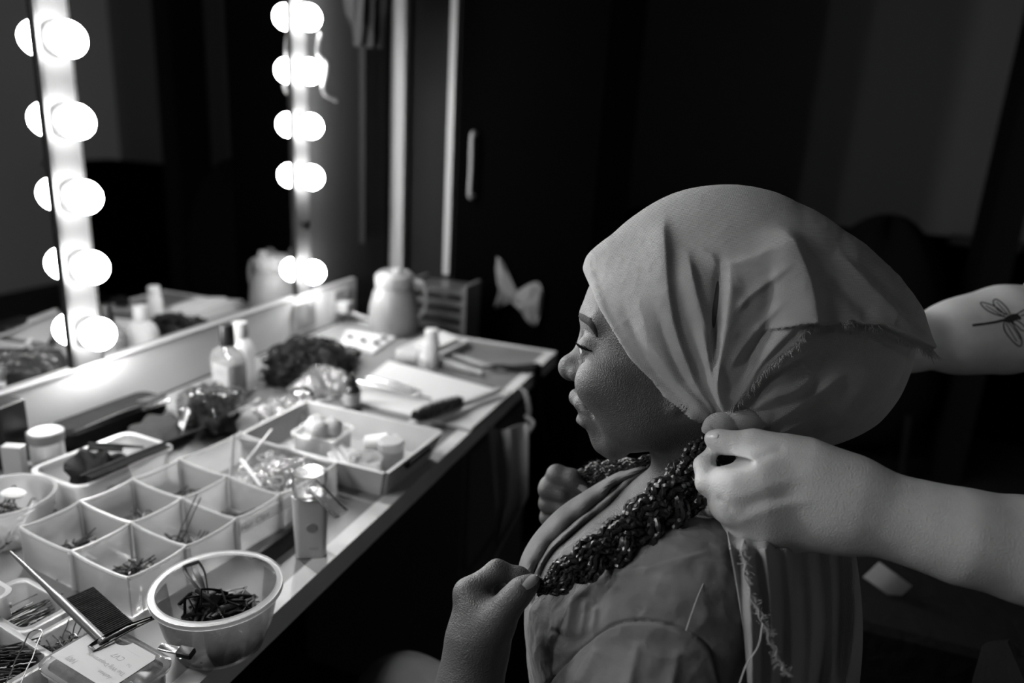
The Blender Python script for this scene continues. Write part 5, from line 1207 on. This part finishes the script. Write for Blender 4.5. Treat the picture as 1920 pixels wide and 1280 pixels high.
# dragonfly tattoo on the far forearm
def tline(L, w): return patch(hb_, [(a, b, w_) for (a, b), w_ in zip(L, w)], 'tattoo', 'tattoo', tat, .0004, 0, 3)
tat = patch(hb_, [(1823, 610, 2.4), (1845, 607, 2.2), (1865, 604, 2.2), (1882, 600, 2.6)], 'tattoo', 'tattoo', hd, .0004, 0, 3)
tline([(1882, 601), (1893, 598), (1905, 594), (1914, 598)], (3, 7, 6, 2))
for L in ([(1884, 593), (1868, 590), (1848, 580), (1838, 568), (1846, 568), (1866, 575), (1884, 590)], [(1888, 590), (1872, 582), (1862, 568), (1866, 561), (1876, 566), (1888, 578), (1894, 589)],
          [(1882, 604), (1882, 616), (1892, 632), (1908, 648), (1915, 646), (1914, 632), (1902, 612), (1894, 602)], [(1896, 602), (1908, 612), (1917, 620), (1924, 616), (1912, 604), (1904, 600)], [(1904, 590), (1914, 584), (1924, 580), (1930, 586), (1914, 592)]):
    Ls = spline(np.array(L, float), 12); tline([tuple(q) for q in Ls], [1.1] * 12)
for L in ([(1886, 606), (1894, 620), (1906, 640)], [(1890, 604), (1902, 618), (1913, 636)], [(1884, 595), (1866, 584), (1848, 573)], [(1890, 590), (1878, 577), (1868, 566)]): tline(L, (.8, .8, .8))
# black T-shirt and hair, off to the side
TS_ = SDF(); TS_.cone(dep(2480, 900, .86), dep(2440, 300, .92), .13, .14, .06); TS_.cone(dep(2390, 240, .80), dep(2330, 200, 1.06), .068, .068, .05); chain(TS_, [(2390, 240, .80, 112), (2420, 560, .74, 108)], .03); chain(TS_, [(2330, 200, 1.06, 90), (2160, 235, 1.06, 86)], .03)
tv, tf = nets(TS_, TS_.lo, TS_.hi, .006); fastmesh('shirt', tv, tf, 'blackcloth', hd)
LG = SDF(); LG.cone(dep(2480, 900, .86), dep(2480, 900, .86) - [0, 0, .35], .135, .14, .04); q0 = dep(2480, 900, .86)
for y in (-.09, .09): LG.cone(np.array([q0[0], q0[1] + y, q0[2] - .3]), np.array([q0[0], q0[1] + y, .08]), .10, .06, .04); LG.cone(np.array([q0[0], q0[1] + y, .05]), np.array([q0[0] - .14, q0[1] + y, .04]), .045, .035, .02)
tv, tf = nets(LG, LG.lo, LG.hi, .008); fastmesh('trousers', tv, tf, 'blackcloth', hd)
HRs = SDF(); HRs.ell(dep(2275, -80, .93), np.stack([RR, BK, UU]), (.10, .084, .122), .02); HRs.ell(dep(2120, -20, .93), np.stack([RR, BK, UU]), (.09, .10, .085), .02, 's')
tv, tf = nets(HRs, HRs.lo, HRs.hi, .004); fastmesh('hair', tv, tf, 'hair', hd)
# ================================================================ the salon chair the woman sits on and dark things behind her
sc0 = dep(1240, 1600, .80); SK = SDF(); wx0 = np.array([.0, .655, .53])
SK.ell(wx0 + [0, 0, .03], np.eye(3), (.15, .20, .13), .03)
for y in (-.10, .09): SK.cone(wx0 + [0, y * .8, .0], wx0 + [-.38, y * 1.1, .01], .085, .065, .04); SK.cone(wx0 + [-.38, y * 1.1, .01], wx0 + [-.36, y * 1.1, -.30], .065, .05, .03)
tv, tf = nets(SK, SK.lo, SK.hi, .006); fastmesh('skirt', tv, tf, 'dress', woman)
LS_ = SDF()
for y in (-.10, .09): LS_.cone(wx0 + [-.37, y * 1.1, -.22], wx0 + [-.34, y * 1.1, -.49], .048, .034, .02); LS_.cone(wx0 + [-.33, y * 1.1, -.52], wx0 + [-.45, y * 1.15, -.53], .034, .026, .02)
tv, tf = nets(LS_, LS_.lo, LS_.hi, .005); fastmesh('boots', tv, tf, 'blackcloth', woman)
ch2 = empty('salon_chair', (.03, .655, 0)); tag(ch2, 'black padded chair under the seated woman', 'chair')
MB().rbox(.50, .48, .09, .05, .02, (0, 0, .36)).build('seat', 'blackcloth', ch2); MB().tube([(0, 0, .03), (0, 0, .36)], .03, 16).build('column', 'steel', ch2); MB().lathe([(.27, 0), (.28, .01), (.26, .03), (.03, .045)], 40).build('base', 'dark', ch2)
MB().rbox(.07, .44, .34, .03, .02, (.29, 0, .46)).build('backrest', 'blackcloth', ch2)
